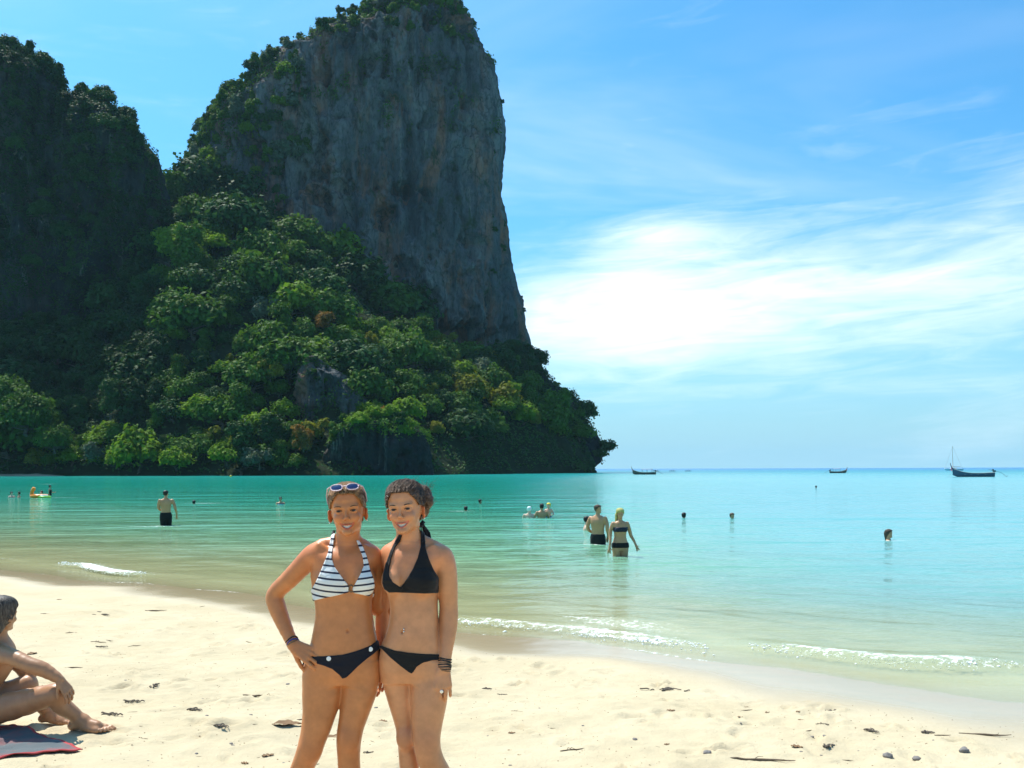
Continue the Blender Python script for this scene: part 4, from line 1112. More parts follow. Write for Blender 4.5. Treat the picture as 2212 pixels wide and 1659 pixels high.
def build_woman(S_):
    """S_: dictionary of traced measurements, see below"""
    base = np.array(S_['base'])
    e = empty('person', base); tag(e, S_['label'], 'person', 'two people posing in front')
    pts_all = [np.array(p) for p in S_['extent']]
    xs = axis([(S_['x0'], S_['hx'] - .10, .0032), (S_['hx'] - .10, S_['hx'] + .10, .002), (S_['hx'] + .10, S_['x1'], .0030)]) if S_['hx'] + .10 < S_['x1'] else axis([(S_['x0'], S_['x1'], .0025)])
    ys = axis([(DW - .19, DW - .01, .0028), (DW - .01, DW + .26, .0045)])
    zt = S_['head'][2]
    zs = axis([(base[2] - .01, .72, .006), (.72, zt - .13, .0032), (zt - .13, zt + .14, .002)])
    F = Field(xs, ys, zs)
    # torso and legs: stacked sections
    T_ = np.array(S_['torso'], float)          # crop y, left, right, front depth, back depth, centre
    L = np.array([C(l, y) for y, l in T_[:, [0, 1]]]); Rr = np.array([C(r, y) for y, r in T_[:, [0, 2]]])
    F.add(p_loft(L[:, 2], L[:, 0], Rr[:, 0], DW + T_[:, 5], DW + T_[:, 5] - T_[:, 3], DW + T_[:, 5] + T_[:, 4], 2.25), .012)
    for leg in S_['legs']:
        q = np.array(leg['rows'], float)        # crop y, left, right, y offset
        L = np.array([C(l, y) for y, l in q[:, [0, 1]]]); Rr = np.array([C(r, y) for y, r in q[:, [0, 2]]])
        hw = (Rr[:, 0] - L[:, 0]) / 2
        F.add(p_loft(L[:, 2], L[:, 0], Rr[:, 0], DW + q[:, 3], DW + q[:, 3] - hw * q[:, 4], DW + q[:, 3] + hw * q[:, 5], 2.1), .022)
        kx = leg['knee']; F.add(p_ell(C(kx[0], kx[1], kx[2]), (.036, .022, .040)), .03)
        add_foot(F, leg['ankle'], leg['foot'], toes=True, splay=leg['splay'])
    for x, y, dy, r in S_['glutes']: F.add(p_ell(C(x, y, dy), r), .05)
    for x, y, dy, r in S_['bust']: F.add(p_ell(C(x, y, dy), r), .028)
    # neck, shoulders, collar bones
    hc = np.array(S_['head']); Rh = rot3(*S_['rot'])
    n0 = hc + Rh @ np.array([0, .012, -.070]); n1 = np.array(C(*S_['neck']))
    F.add(p_rcone(n0, n1, S_['neck_r'], S_['neck_r'] * 1.06), .022)
    for sd, (sx, sy_, sdy) in zip((-1, 1), S_['shoulders']):
        sh = np.array(C(sx, sy_, sdy))
        F.add(p_rcone(n1 + [sd * .02, .015, .030], sh + [-sd * .035, .012, .016], .026, .028), .035)
        F.add(p_rcone(n1 + [sd * .018, -.054, -.050], sh + [-sd * .03, -.038, .020], .0085, .0085), .009)
        F.add(p_rcone(n1 + [sd * .05, -.052, -.085], sh + [-sd * .022, -.028, -.024], .034, .038), .034)
        F.add(p_rcone(n0 + Rh @ np.array([sd * .042, .01, .01]), n1 + [sd * .012, -.046, -.045], .010, .008), .016)
    F.add(p_ell(n1 + [0, -.068, -.055], (.009, .012, .012)), .012, 'c')
    for q in S_.get('carve', []): F.add(p_rcone(C(*q[0]), C(*q[1]), q[2], q[2]), q[3], 'c')
    nv = S_['navel']; 
    sl = None
    Ft = F.F.copy()                             # body without arms: what the bikini follows
    for arm in S_['arms']:
        chain(F, [C(*p[:3]) for p in arm['pts']], [p[3] for p in arm['pts']], .012, .030)
        add_hand(F, C(*arm['wrist']), arm['d'], arm['n'], arm['side'], **arm.get('kw', {}))
    add_head(F, hc, Rh)
    # navel
    ix = np.searchsorted(xs, C(*nv)[0]); iz = np.searchsorted(zs, C(*nv)[2])
    col_ = F.F[ix, :, iz]; yk = ys[np.argmax(col_ < 0)]
    F.add(p_ell((xs[ix], yk - .001, zs[iz]), (.0045, .007, .007)), .006, 'c')
    V, Q = F.mesh()
    # skin tone: tan, flushed cheeks, lips, knees
    lc = local(V, hc, Rh)
    tone = np.tile(np.array(S_['skin'], float), (len(V), 1))
    var = fbm(V[:, 0] * 9, V[:, 1] * 9, V[:, 2] * 9, 3, 4)[:, None]
    tone *= 1 + .06 * var
    # sun on shoulders and forearms, paler skin where straps usually lie, mottling
    zr = V[:, 2] - hc[2]
    tone *= (1 + .10 * fbm(V[:, 0] * 34, V[:, 1] * 34, V[:, 2] * 34, 3, 14))[:, None] ** .6
    shd = np.exp(-((zr + .20) / .07) ** 2); tone *= 1 + shd[:, None] * np.array([.05, -.06, -.08])
    for kn_ in [l_['knee'] for l_ in S_['legs']]:
        kp = np.array(C(*kn_)); g_ = np.exp(-(((V - kp) / [.05, .06, .06]) ** 2).sum(1)); tone *= 1 - g_[:, None] * np.array([.06, .14, .14])
    inhead = (np.abs(lc) < [.1, .12, .125]).all(1) & (lc[:, 2] > -.12)
    ck = np.exp(-(((np.abs(lc[:, 0]) - .038) / .020) ** 2 + ((lc[:, 2] + .022) / .020) ** 2)) * (lc[:, 1] < -.02) * inhead
    ck = np.maximum(ck, .8 * np.exp(-((lc[:, 0] / .012) ** 2 + ((lc[:, 2] + .028) / .014) ** 2)) * (lc[:, 1] < -.07) * inhead)
    tone *= 1 + ck[:, None] * np.array([.03, -.05, -.05])
    tone *= np.where((inhead & (np.abs(lc[:, 0]) > .070))[:, None], [1.05, .82, .76], 1)
    xm = np.clip(lc[:, 0], -MOUTH_W, MOUTH_W)
    lipd = np.minimum(np.abs(lc[:, 2] - mouth_up(xm) - .0012), np.abs(lc[:, 2] - mouth_lo(xm) + .0014)) / .0040
    lip = .9 * np.clip(1.4 - lipd, 0, 1) * (np.abs(lc[:, 0]) < MOUTH_W + .001) * (lc[:, 1] < -.06) * inhead
    tone = tone * (1 - lip[:, None]) + lip[:, None] * np.array(S_['skin']) * np.array([1.0, .52, .66])
    bodyo = obj('body', make_mesh('body', V - base, Q, m_skin, True, {'tone': np.clip(tone, 0, 1)}), e)
    # ---- bikini
    def cloth(name, polys, mat, thick, backs, lo, hi, ycut):
        sl = F._sl(lo, hi); X, Y, Z = F.grid(sl)
        f = Ft[sl]
        u = X / Y * F_PX + 512; v = HOR - (Z - CAM_Z) / Y * F_PX
        cx_, cy_ = (3 * u - 750) * KC, (3 * v - 1400) * KC
        reg = None
        for p in polys:
            d = poly_sdf(cx_, cy_, p) * MPC
            reg = d if reg is None else np.minimum(reg, d)
        reg = np.maximum(reg, Y - ycut)
        for (zc_, hh, slope) in backs:
            d = np.maximum(np.abs(Z - zc_ - slope * (X - hc[0])) - hh, ycut - .012 - Y)
            reg = np.minimum(reg, d)
        te = thick + .0022 * np.exp(-((reg + .0045) / .0030) ** 2) + .0016 * fbm(X * 30 + 0 * Y + 0 * Z, Z * 75 + 0 * X, Y * 30, 2, 5)
        G = np.maximum(np.maximum(f - te, reg), -(f + .006)).astype(np.float32)
        V_, Q_ = surface_nets(G, F.xs[sl[0]], F.ys[sl[1]], F.zs[sl[2]])
        org = np.array([hc[0], DW, hc[2] - .3])
        m = make_mesh(name, V_ - org, Q_, mat)
        return obj(name, m, e, org - base)
    for cl in S_['cloth']: cloth(*cl)
    # ---- face details
    for sd in (-1, 1):
        ec = np.array([sd * .031, -.0685, 0])
        gaze = unit(np.array([.0, -1.0, .03]))
        me, d = sphere_mesh('eye', (0, 0, 0), .0124, m_eye, 20, 16, None)
        cosg = d @ gaze
        colr = np.where((cosg > .955)[:, None], [.008, .006, .005], np.where((cosg > .80)[:, None], S_['iris'], [.40, .36, .33]))
        me, _ = sphere_mesh('eye', (0, 0, 0), .0124, m_eye, 20, 16, lambda d_: colr)
        obj('eye', me, e, hc + Rh @ ec - base)
        x = np.linspace(-.0135, .0135, 9)
        up = np.stack([sd * (.031 + x), -.0835 + 9 * np.abs(x + .002) ** 1.6 * 1.1 * 2 ** 0 * .8, .0032 - (x / .0135) ** 2 * .0032 + .0004], -1)
        up[:, 1] = -.0835 + .010 * ((x + .004) / .0135) ** 2 * .8
        vt, ff, cc = tube(up @ Rh.T + hc - base, np.full(9, .0015), 6); obj('eyelashes', make_mesh('eyelashes', vt, [ff, cc], m_lash), e)
        xb = np.linspace(-.016, .019, 10)
        bz = .0155 + .0048 * np.sin((xb + .018) / .037 * 2.5) ; by = -.0862 + .0125 * np.clip((xb + .010) / .026, 0, 2) ** 2 * .8
        bp = np.stack([sd * (.032 + xb), by, bz], -1)
        rr = S_['brow_r'] * np.interp(np.linspace(0, 1, 10), [0, .15, .6, 1], [.7, 1, .8, .25])
        vt, ff, cc = tube(bp @ Rh.T + hc - base, rr, 6); obj('eyebrow', make_mesh('eyebrow', vt, [ff, cc], S_['brow']), e)
    xx = np.linspace(-.0245, .0245, 33); zz2 = np.linspace(0, 1, 5)
    XX_, ZZ_ = np.meshgrid(xx, zz2, indexing='ij')
    top_ = mouth_up(XX_) + .002; bot_ = np.maximum(mouth_lo(XX_) + .0010, mouth_up(XX_) - .0125)
    ty = -.0795 + .0165 * (XX_ / MOUTH_W) ** 2 + .0009 * np.abs(np.sin(XX_ / .0075 * math.pi * .5 + math.pi / 2)) ** 6 + .0012 * ZZ_
    tv = np.stack([XX_, ty, top_ + (bot_ - top_) * ZZ_], -1).reshape(-1, 3)
    obj('teeth', make_mesh('teeth', tv @ Rh.T + hc - base, grid_faces(33, 5), m_teeth), e)
    mv = np.stack([XX_ * 1.05, -.074 + .014 * (XX_ / MOUTH_W) ** 2, mouth_up(XX_) + .003 + (mouth_lo(XX_) - mouth_up(XX_) - .006) * ZZ_], -1).reshape(-1, 3)
    obj('mouth', make_mesh('mouth', mv @ Rh.T + hc - base, grid_faces(33, 5), m_mouth), e)
    # ---- hair
    H = S_['hair']
    T_ = None
    hx = np.arange(hc[0] - .14, hc[0] + .14, .0022); hy = np.arange(hc[1] - .12, hc[1] + .19, .0026); hz = np.arange(hc[2] - .13, hc[2] + .16, .0022)
    G = Field(hx, hy, hz)
    capf, clo, chi = head_loft(H['grow'])
    def hairfn(X, Y, Z):
        d = capf(X, Y, Z)
        an = np.arctan2(X - H['part'], Z - .0)
        st = .0009 * np.sin(an * 46 + 5 * np.sin(an * 7 + Y * 30)) + .0010 * np.sin(an * 101 + Y * 40)
        if H.get('curl'): st = st + .0028 * np.sin(an * 22 + 3 * np.sin(Y * 70)) * np.sin(Y * 95 + an * 6)
        line = H['line'](X, Y, Z) + 0.0016 * np.sin(X * 420 + 3 * np.sin(X * 130)) * (Y < -.02)
        return np.maximum(d + st, line)
    G.add(xform((hairfn, clo, chi), hc, Rh), .002)
    for c_, r_, k_ in H['lumps']: G.add(xform(p_ell(c_, r_), hc, Rh), k_)
    V, Q = G.mesh()
    if H.get('curl'):
        V = V + .0022 * np.stack([vnoise(V[:, 0] * 90, V[:, 1] * 90, V[:, 2] * 90, q) for q in (1, 2, 3)], -1)
    ho = obj('hair', make_mesh('hair', V - base, Q, H['mat']), e)
    hr = np.random.default_rng(H['seed']); tubes = []
    for i in range(H['strands']):
        p = H['strand'](hr)
        tubes.append(tube(p @ Rh.T + hc - base, np.linspace(.0009, .0004, len(p)), 3))
    # strands combed back over the cap, a few falling on the forehead
    sf, _, _ = head_loft(H['grow'] + .0012); nS = H.get('combed', 420); nP = 13
    ph = hr.uniform(-1.75, 1.75, nS); fwd = hr.uniform(-.006, .05, nS)
    st0 = np.stack([np.sin(ph) * .072, -.078 + .085 * np.abs(np.sin(ph)) ** 1.6 + fwd, .070 + .05 * (np.cos(ph) - 1) * .9 + fwd * .5], -1)
    en0 = np.array(H['gather']) + hr.normal(0, .012, (nS, 3))
    tt_ = np.linspace(0, 1, nP)[None, :, None]
    PP = st0[:, None] * (1 - tt_) + en0[:, None] * tt_
    cen = np.array([0, .012, .022]); dv = PP - cen; dv[..., 2] += .05 * np.sin(tt_[..., 0] * 3.14) * np.cos(ph)[:, None]; dv[..., 0] += .03 * np.sin(tt_[..., 0] * 3.14) * np.sin(ph)[:, None]
    fa = hr.uniform(0, 6.3, (nS, 1, 3)); fq = hr.uniform(2, 7, (nS, 1, 3)); dv = dv + H.get('frizz', .002) * np.sin(tt_ * fq * 3 + fa) * np.minimum(1, tt_ * 4); dv /= np.linalg.norm(dv, axis=2)[..., None]
    lo_, hi_ = np.full(dv.shape[:2], .03), np.full(dv.shape[:2], .18)
    for _ in range(16):
        mi = (lo_ + hi_) / 2; q = cen + dv * mi[..., None]; ins_ = sf(q[..., 0], q[..., 1], q[..., 2]) < 0
        lo_ = np.where(ins_, mi, lo_); hi_ = np.where(ins_, hi_, mi)
    PP = cen + dv * (lo_ + hr.uniform(-.0008, H.get('lift', .002), (nS, 1)) * np.sin(np.linspace(.3, 3, nP))[None])[..., None]
    for k in range(nS): tubes.append(tube(PP[k] @ Rh.T + hc - base, np.full(nP, hr.uniform(.0005, .0010)), 4))
    if tubes:
        vv, ff = join_tubes(tubes); so = obj('loose_strands', make_mesh('loose_strands', vv, ff, H['mat']), e); so['kind'] = 'stuff'
    return e, F, hc, Rh

HLY, HLZ = [-.12, -.082, -.06, -.04, -.02, .0, .012, .03, .2], [.075, .072, .066, .054, .036, .008, -.02, -.06, -.09]
bz_ = beach_z(-.95, 4.0)
zf = bz_ + .012
# ---- woman with the striped top
A = dict(
    base=(C(490, 1500)[0], DW, bz_), extent=[], label='person in striped halter bikini top and navy bottom, hand on hip', 
    x0=C(40, 500)[0], x1=C(1010, 500)[0], hx=C(535, 240)[0], head=tuple(C(534, 243, -.005)), rot=(6, 4, -2),
    skin=(.55, .208, .072), iris=(.022, .013, .009), brow=m_browA, brow_r=.0019, neck=(528, 446, .016), neck_r=.046,
    shoulders=[(350, 452, .012), (668, 462, .02)], navel=(548, 890),
    torso=[(432, 440, 610, .045, .045, .02), (455, 390, 660, .060, .060, .015), (490, 350, 690, .078, .078, .010), (540, 336, 690, .088, .084, .008), (600, 328, 684, .090, .088, .006), (680, 338, 676, .088, .086, .006),
           (740, 350, 662, .084, .080, .004), (800, 356, 664, .082, .078, .002), (850, 352, 672, .083, .080, .000), (900, 342, 681, .086, .086, .000), (960, 330, 691, .091, .096, .002), (1020, 312, 702, .094, .104, .004),
           (1080, 298, 705, .094, .108, .006), (1140, 286, 704, .088, .106, .008), (1190, 292, 690, .070, .09, .010)],
    legs=[dict(rows=[(1075, 300, 520, .006, .84, .95), (1150, 283, 508, .004, .84, .98), (1250, 279, 496, .000, .86, .95), (1350, 283, 470, -.005, .90, .95), (1450, 274, 437, -.010, .95, .95), (1530, 256, 402, -.012, 1.0, .95), (1600, 233, 378, -.006, .95, 1.0),
                     (1659, 208, 342, .004, .9, 1.1), (1760, 172, 305, .018, .85, 1.2), (1880, 145, 252, .03, .85, 1.15), (2000, 125, 208, .035, .9, 1.0), (2085, 118, 192, .035, 1.0, 1.1)], knee=(325, 1560, -.035), ankle=np.array([C(155, 2090)[0], DW + .035, zf + .075]), foot=(-.35, -1, 0), splay=1),
          dict(rows=[(1075, 500, 704, .006, .84, .95), (1150, 508, 703, .004, .84, .98), (1250, 498, 690, .002, .88, .98), (1350, 486, 652, .000, .93, .98), (1450, 470, 614, -.004, .98, .98), (1520, 466, 600, -.006, 1.0, .95), (1600, 470, 592, .002, .95, 1.05),
                     (1659, 470, 592, .010, .9, 1.15), (1760, 474, 596, .02, .85, 1.25), (1880, 490, 590, .03, .85, 1.15), (2000, 505, 582, .036, .9, 1.0), (2085, 508, 578, .036, 1.0, 1.1)], knee=(534, 1500, -.035), ankle=np.array([C(543, 2090)[0], DW + .036, zf + .075]), foot=(.25, -1, 0), splay=-1)],
    glutes=[(400, 1090, .075, (.085, .055, .085)), (600, 1085, .075, (.085, .055, .085))],
    bust=[(448, 632, -.058, (.060, .050, .056)), (618, 628, -.058, (.054, .050, .056))],
    carve=[((548, 560, -.098), (548, 700, -.096), .004, .03), ((549, 740, -.092), (550, 870, -.094), .003, .02)],
    arms=[dict(pts=[(352, 484, .014, .047), (300, 530, .022, .042), (212, 620, .038, .0375), (132, 702, .055, .0335), (142, 770, .045, .0345), (178, 865, .018, .0295), (222, 965, -.022, .0225), (236, 992, -.032, .0215)],
               wrist=(236, 985, -.034), d=(.86, -.36, -.42), n=(-.15, -.95, .45), side=1, kw=dict(curl=(10, 38, 30), spread=9, thumb=(.55, .55, -.6))),
          dict(pts=[(664, 492, .02, .045), (684, 560, .045, .039), (690, 660, .09, .035), (682, 765, .125, .033), (720, 778, .150, .033), (800, 785, .175, .028), (890, 790, .19, .0225)],
               wrist=(885, 790, .19), d=(1, -.05, 0), n=(0, 1, .1), side=1, kw=dict(curl=(8, 12, 10)))],
    cloth=[('bikini_top', [[(447, 362), (468, 366), (456, 440), (448, 500), (462, 545), (500, 600), (536, 646), (545, 668), (540, 690), (470, 708), (400, 722), (336, 738), (322, 715), (324, 690), (350, 650), (375, 600), (400, 540), (428, 470)],
                           [(584, 402), (600, 404), (622, 440), (645, 500), (662, 570), (682, 625), (686, 655), (676, 690), (655, 712), (610, 702), (566, 692), (562, 668), (575, 645), (606, 590), (625, 545), (618, 490), (594, 432)]],
            m_stripe, .0045, [(C(0, 712)[2], .011, 0)], (C(290, 700)[0], DW - .19, C(0, 760)[2]), (C(720, 700)[0], DW + .16, C(0, 345)[2]), DW + .035),
           ('bikini_bottom', [[(300, 1030), (350, 1042), (430, 1040), (500, 1034), (560, 1020), (620, 1000), (665, 980), (712, 945), (712, 1000), (676, 1030), (640, 1056), (590, 1098), (560, 1128), (528, 1158), (505, 1165), (490, 1146), (450, 1112), (400, 1092), (350, 1078), (296, 1066)]],
            m_navy, .0040, [(C(0, 1065)[2], .055, -.10)], (C(270, 700)[0], DW - .19, C(0, 1190)[2]), (C(725, 700)[0], DW + .20, C(0, 925)[2]), DW + .03)],
    hair=dict(gather=(0, .115, .02), combed=800, grow=.0075, part=.0, mat=m_hairA, seed=3, strands=90,
              line=lambda X, Y, Z: np.maximum(-(Z - np.interp(Y, HLY, HLZ) + 1.0 * np.maximum(0, np.abs(X) - .036)) * .62, np.where((np.abs(X) > .064) & (Z < .012) & (Y < .040), .004, -.05)),
              lumps=[((0, .115, .02), (.045, .045, .04), .03)],
              strand=lambda r: (lambda x0, sd: np.stack([np.linspace(x0, sd * .071, 7) + r.normal(0, .001, 7), np.linspace(-.078, .03, 7) - .010 * np.sin(np.linspace(0, 3.1, 7)) + abs(x0) * .25, np.linspace(.073, .0 + r.uniform(-.02, .05), 7) + .026 * np.sin(np.linspace(0, 3.1, 7)) * r.uniform(.35, .62)], -1))(r.uniform(-.05, .05), 1 if r.random() < .5 else -1)))
womanA, FA, hcA, RhA = build_woman(A)
bz2 = beach_z(-.35, 4.0)
# ---- woman in black
B = dict(
    base=(C(890, 1500)[0], DW, bz2), extent=[], label='person in black halter bikini with dark bracelets stacked on one wrist',
    x0=C(660, 500)[0], x1=C(1160, 500)[0], hx=C(852, 240)[0], head=tuple(C(852, 235, .0)), rot=(-8, 5, -2),
    skin=(.63, .280, .128), iris=(.022, .013, .009), brow=m_browB, brow_r=.0022, neck=(876, 428, .022), neck_r=.047,
    shoulders=[(772, 448, .03), (1050, 462, .006)], navel=(840, 893),
    torso=[(425, 810, 960, .045, .045, .02), (448, 770, 1010, .060, .060, .018), (480, 744, 1050, .078, .078, .014), (540, 734, 1040, .088, .084, .012), (600, 730, 1030, .090, .088, .010), (690, 744, 1030, .088, .086, .010),
           (740, 760, 1026, .084, .080, .008), (800, 765, 1028, .083, .078, .004), (860, 758, 1030, .085, .080, .002), (920, 743, 1034, .089, .090, .000), (980, 715, 1046, .093, .100, .002), (1050, 702, 1058, .095, .106, .004),
           (1120, 705, 1075, .090, .106, .006), (1180, 716, 1080, .070, .09, .008)],
    legs=[dict(rows=[(1075, 704, 890, .016, .86, .95), (1140, 708, 886, .016, .88, 1.0), (1200, 719, 886, .018, .90, 1.0), (1300, 745, 888, .022, .95, 1.0), (1400, 775, 890, .024, 1.0, 1.0), (1480, 796, 892, .024, 1.05, .95), (1560, 800, 895, .03, 1.0, 1.05),
                     (1659, 804, 912, .04, .95, 1.15), (1760, 812, 922, .05, .9, 1.2), (1880, 828, 918, .06, .9, 1.15), (2000, 842, 912, .066, .95, 1.0), (2085, 844, 912, .066, 1.0, 1.1)], knee=(845, 1500, -.008), ankle=np.array([C(878, 2090)[0], DW + .066, bz2 + .087]), foot=(-.2, -1, 0), splay=1),
          dict(rows=[(1075, 876, 1066, .0, .86, .95), (1140, 879, 1082, -.004, .88, 1.0), (1200, 879, 1086, -.010, .90, 1.0), (1300, 878, 1076, -.018, .95, 1.0), (1400, 884, 1054, -.026, 1.0, 1.0), (1480, 890, 1040, -.034, 1.05, .95), (1540, 896, 1042, -.036, 1.05, .95), (1600, 908, 1060, -.028, 1.0, 1.05),
                     (1659, 930, 1090, -.014, .9, 1.1), (1760, 965, 1105, .004, .9, 1.2), (1880, 1010, 1110, .02, .9, 1.15), (2000, 1040, 1112, .03, .95, 1.0), (2085, 1046, 1114, .03, 1.0, 1.1)], knee=(966, 1510, -.062), ankle=np.array([C(1080, 2090)[0], DW + .03, bz2 + .087]), foot=(.35, -1, 0), splay=-1)],
    glutes=[(800, 1090, .08, (.085, .055, .085)), (970, 1090, .075, (.085, .055, .085))],
    bust=[(792, 628, -.052, (.058, .052, .058)), (940, 632, -.056, (.062, .054, .060))],
    carve=[((842, 560, -.092), (840, 690, -.092), .004, .03), ((842, 740, -.088), (840, 870, -.092), .003, .02)],
    arms=[dict(pts=[(768, 482, .032, .044), (748, 560, .075, .038), (734, 680, .125, .034), (722, 800, .15, .032), (716, 880, .15, .031), (710, 990, .135, .026), (704, 1085, .125, .0215)],
               wrist=(704, 1078, .125), d=(-.03, -.02, -1), n=(.3, 1, 0), side=-1, kw=dict(curl=(18, 25, 20), spread=4)),
          dict(pts=[(1050, 494, .004, .048), (1072, 560, .006, .044), (1082, 660, .012, .041), (1088, 760, .018, .0355), (1088, 830, .014, .0362), (1082, 910, .0, .034), (1070, 1010, -.025, .0268), (1062, 1085, -.045, .0228), (1060, 1110, -.05, .0225)],
               wrist=(1058, 1105, -.052), d=(-.02, -.22, -1), n=(.10, -1, .2), side=1, kw=dict(curl=(14, 26, 20), spread=7, thumb=(.8, .5, -.3)))],
    cloth=[('bikini_top', [[(818, 372), (836, 376), (826, 410), (800, 440), (778, 500), (764, 560), (764, 600), (784, 634), (828, 664), (842, 645), (868, 606), (895, 562), (922, 500), (938, 440), (940, 360), (936, 325), (958, 325), (962, 380), (966, 450), (985, 510), (1012, 570), (1045, 618), (1045, 694), (960, 698), (880, 694), (800, 691), (764, 692), (736, 672), (726, 640), (730, 590), (746, 530), (772, 460), (798, 405)]],
            m_black, .0045, [(C(0, 680)[2], .012, 0)], (C(690, 700)[0], DW - .19, C(0, 720)[2]), (C(1075, 700)[0], DW + .16, C(0, 300)[2]), DW + .045),
           ('bikini_bottom', [[(690, 975), (720, 984), (790, 1010), (860, 1022), (940, 1030), (1070, 1034), (1070, 1060), (1000, 1066), (950, 1078), (915, 1100), (897, 1128), (886, 1138), (870, 1130), (820, 1092), (770, 1050), (720, 1000), (690, 992)]],
            m_black, .0040, [(C(0, 1060)[2], .055, .05)], (C(680, 700)[0], DW - .19, C(0, 1190)[2]), (C(1105, 700)[0], DW + .20, C(0, 950)[2]), DW + .035)],
    hair=dict(gather=(.045, .10, .05), combed=900, frizz=.006, lift=.006, grow=.0085, part=.0, mat=m_hairB, seed=9, strands=260, curl=True,
              line=lambda X, Y, Z: np.maximum(-(Z - np.interp(Y, HLY, HLZ) + .9 * np.maximum(0, np.abs(X) - .036)) * .66, np.where((np.abs(X) > .064) & (Z < .012) & (Y < .040), .004, -.05)),
              lumps=[((.055, .105, .055), (.042, .040, .048), .02), ((.085, .085, .03), (.022, .026, .03), .015), ((.03, .12, .0), (.05, .04, .05), .03)],
              strand=lambda r: (lambda a, q: np.stack([q[0] + np.linspace(0, 1, 8) * r.normal(.004, .020) + .0025 * np.sin(np.linspace(0, 9, 8) + a), q[1] + np.linspace(0, 1, 8) * r.uniform(.0, .05), q[2] + np.linspace(0, 1, 8) * r.normal(.006, .014) + .0025 * np.cos(np.linspace(0, 9, 8) + a)], -1))(
                  r.uniform(0, 6), (lambda f: np.array([math.sin(f) * .080, r.uniform(-.03, .08), math.cos(f) * .105 + .012]) if r.random() < .6 else np.array([r.uniform(.05, .10), r.uniform(.06, .11), r.uniform(.0, .10)]))(r.uniform(-1.7, 1.7)))))
womanB, FB, hcB, RhB = build_woman(B)
# ------------------------------------------------------------------ things the women wear
def ring_pts(c, ax, r1, r2, n=28, a0=0, a1=2 * math.pi, ref=(0, 0, 1)):
    ax = unit(ax); u = np.cross(ax, ref); u = unit(u) if np.linalg.norm(u) > .05 else unit(np.cross(ax, (1, 0, 0))); v = np.cross(ax, u)
    th = np.linspace(a0, a1, n)
    return np.asarray(c) + np.cos(th)[:, None] * u * r1 + np.sin(th)[:, None] * v * r2
def band(name, c, ax, r, thick, mat, parent, wob=.0, seed=0):
    p = ring_pts(c, ax, r, r * .92)
    rg = np.random.default_rng(seed); p = p + np.asarray(unit(ax)) * (wob * np.sin(np.linspace(0, 2 * math.pi, 28) * 2 + seed))[:, None]
    v, f, cc = tube(p, np.full(28, thick), 7)
    o = obj(name, make_mesh(name, v - np.array(parent.location), [f, cc], mat), parent); return o
def disc(name, c, n, r, h, mat, parent, seg=18):
    n = unit(n); v, f, cc = tube(np.stack([np.asarray(c) - n * h, np.asarray(c) - n * h * .2, np.asarray(c) + n * h * .8, np.asarray(c) + n * h]), [r, r, r, r * .8], seg)
    return obj(name, make_mesh(name, v - np.array(parent.location), [f, cc], mat, False), parent)
def front_y(Fd, cx, cy):
    u, v = CU(cx, cy)
    for y in np.arange(DW - .185, DW + .2, .001):
        p = W(u, v, y)
        i, j, k = np.searchsorted(Fd.xs, p[0]), np.searchsorted(Fd.ys, p[1]), np.searchsorted(Fd.zs, p[2])
        if Fd.F[min(i, len(Fd.xs) - 1), min(j, len(Fd.ys) - 1), min(k, len(Fd.zs) - 1)] < 0: return p
    return W(u, v, DW)
m_brz = simple_mat('bracelet_blue', (.06, .06, .22), .6, .3, .5, 200); m_brd = simple_mat('bracelet_dark', (.025, .022, .020), .6, .4, .9, 160)
m_brt = simple_mat('bracelet_tan', (.20, .12, .06), .6, .3, .6, 200)
wa = C(228, 968, -.026); da = np.array(C(236, 992, -.034)) - np.array(C(215, 945, -.012))
band('bracelet', wa, da, .0262, .0035, m_brz, womanA, .002, 1)
band('bracelet', np.array(C(222, 956, -.02)), da, .0268, .0028, m_brd, womanA, .003, 2)
band('bracelet', np.array(C(232, 977, -.03)), da, .0256, .0024, m_brt, womanA, .002, 3)
db = np.array(C(1060, 1110, -.05)) - np.array(C(1066, 1050, -.035))
for i, (yy0, rr, th, mm) in enumerate([(1062, .0292, .0036, m_brd), (1074, .0288, .0040, m_brd), (1085, .0285, .0030, m_brt), (1094, .0286, .0042, m_brd), (1106, .0282, .0036, m_brd), (1117, .0280, .0030, m_brd), (1126, .0276, .0026, m_brt)]):
    band('bracelet', np.array(C(1063 - (yy0 - 1062) * .05, yy0, np.interp(yy0, [1010, 1110], [-.025, -.05]))), db, rr, th, mm, womanB, .002, i)
pr = front_y(FB, 1046, 1238); disc('finger_ring', pr + [0, -.002, 0], (0, -1, .1), .0075, .003, m_metal, womanB)
pn = front_y(FB, 840, 900); v_, d_ = sphere_mesh('navel_stud', pn - np.array(womanB.location) + [0, -.003, .004], .0036, m_metal, 10, 8); obj('navel_stud', v_, womanB)
v_, d_ = sphere_mesh('navel_stud', pn - np.array(womanB.location) + [0, -.003, -.006], .0042, m_metal, 10, 8); obj('navel_stud', v_, womanB)
for (bxx, byy) in ((427, 1056), (657, 1004)):
    p = front_y(FA, bxx, byy)
    b_ = disc('button', p + [0, -.006, 0], (.0 if bxx < 500 else .35, -1, .05), .0098, .0022, m_button, womanA)
p = front_y(FA, 553, 672); rp = ring_pts(p + [0, -.003, 0], (0, 1, 0), .011, .014, 24)
v, f, cc = tube(rp, np.full(24, .0030), 7); obj('top_ring', make_mesh('top_ring', v - np.array(womanA.location), [f, cc], m_brt), womanA)
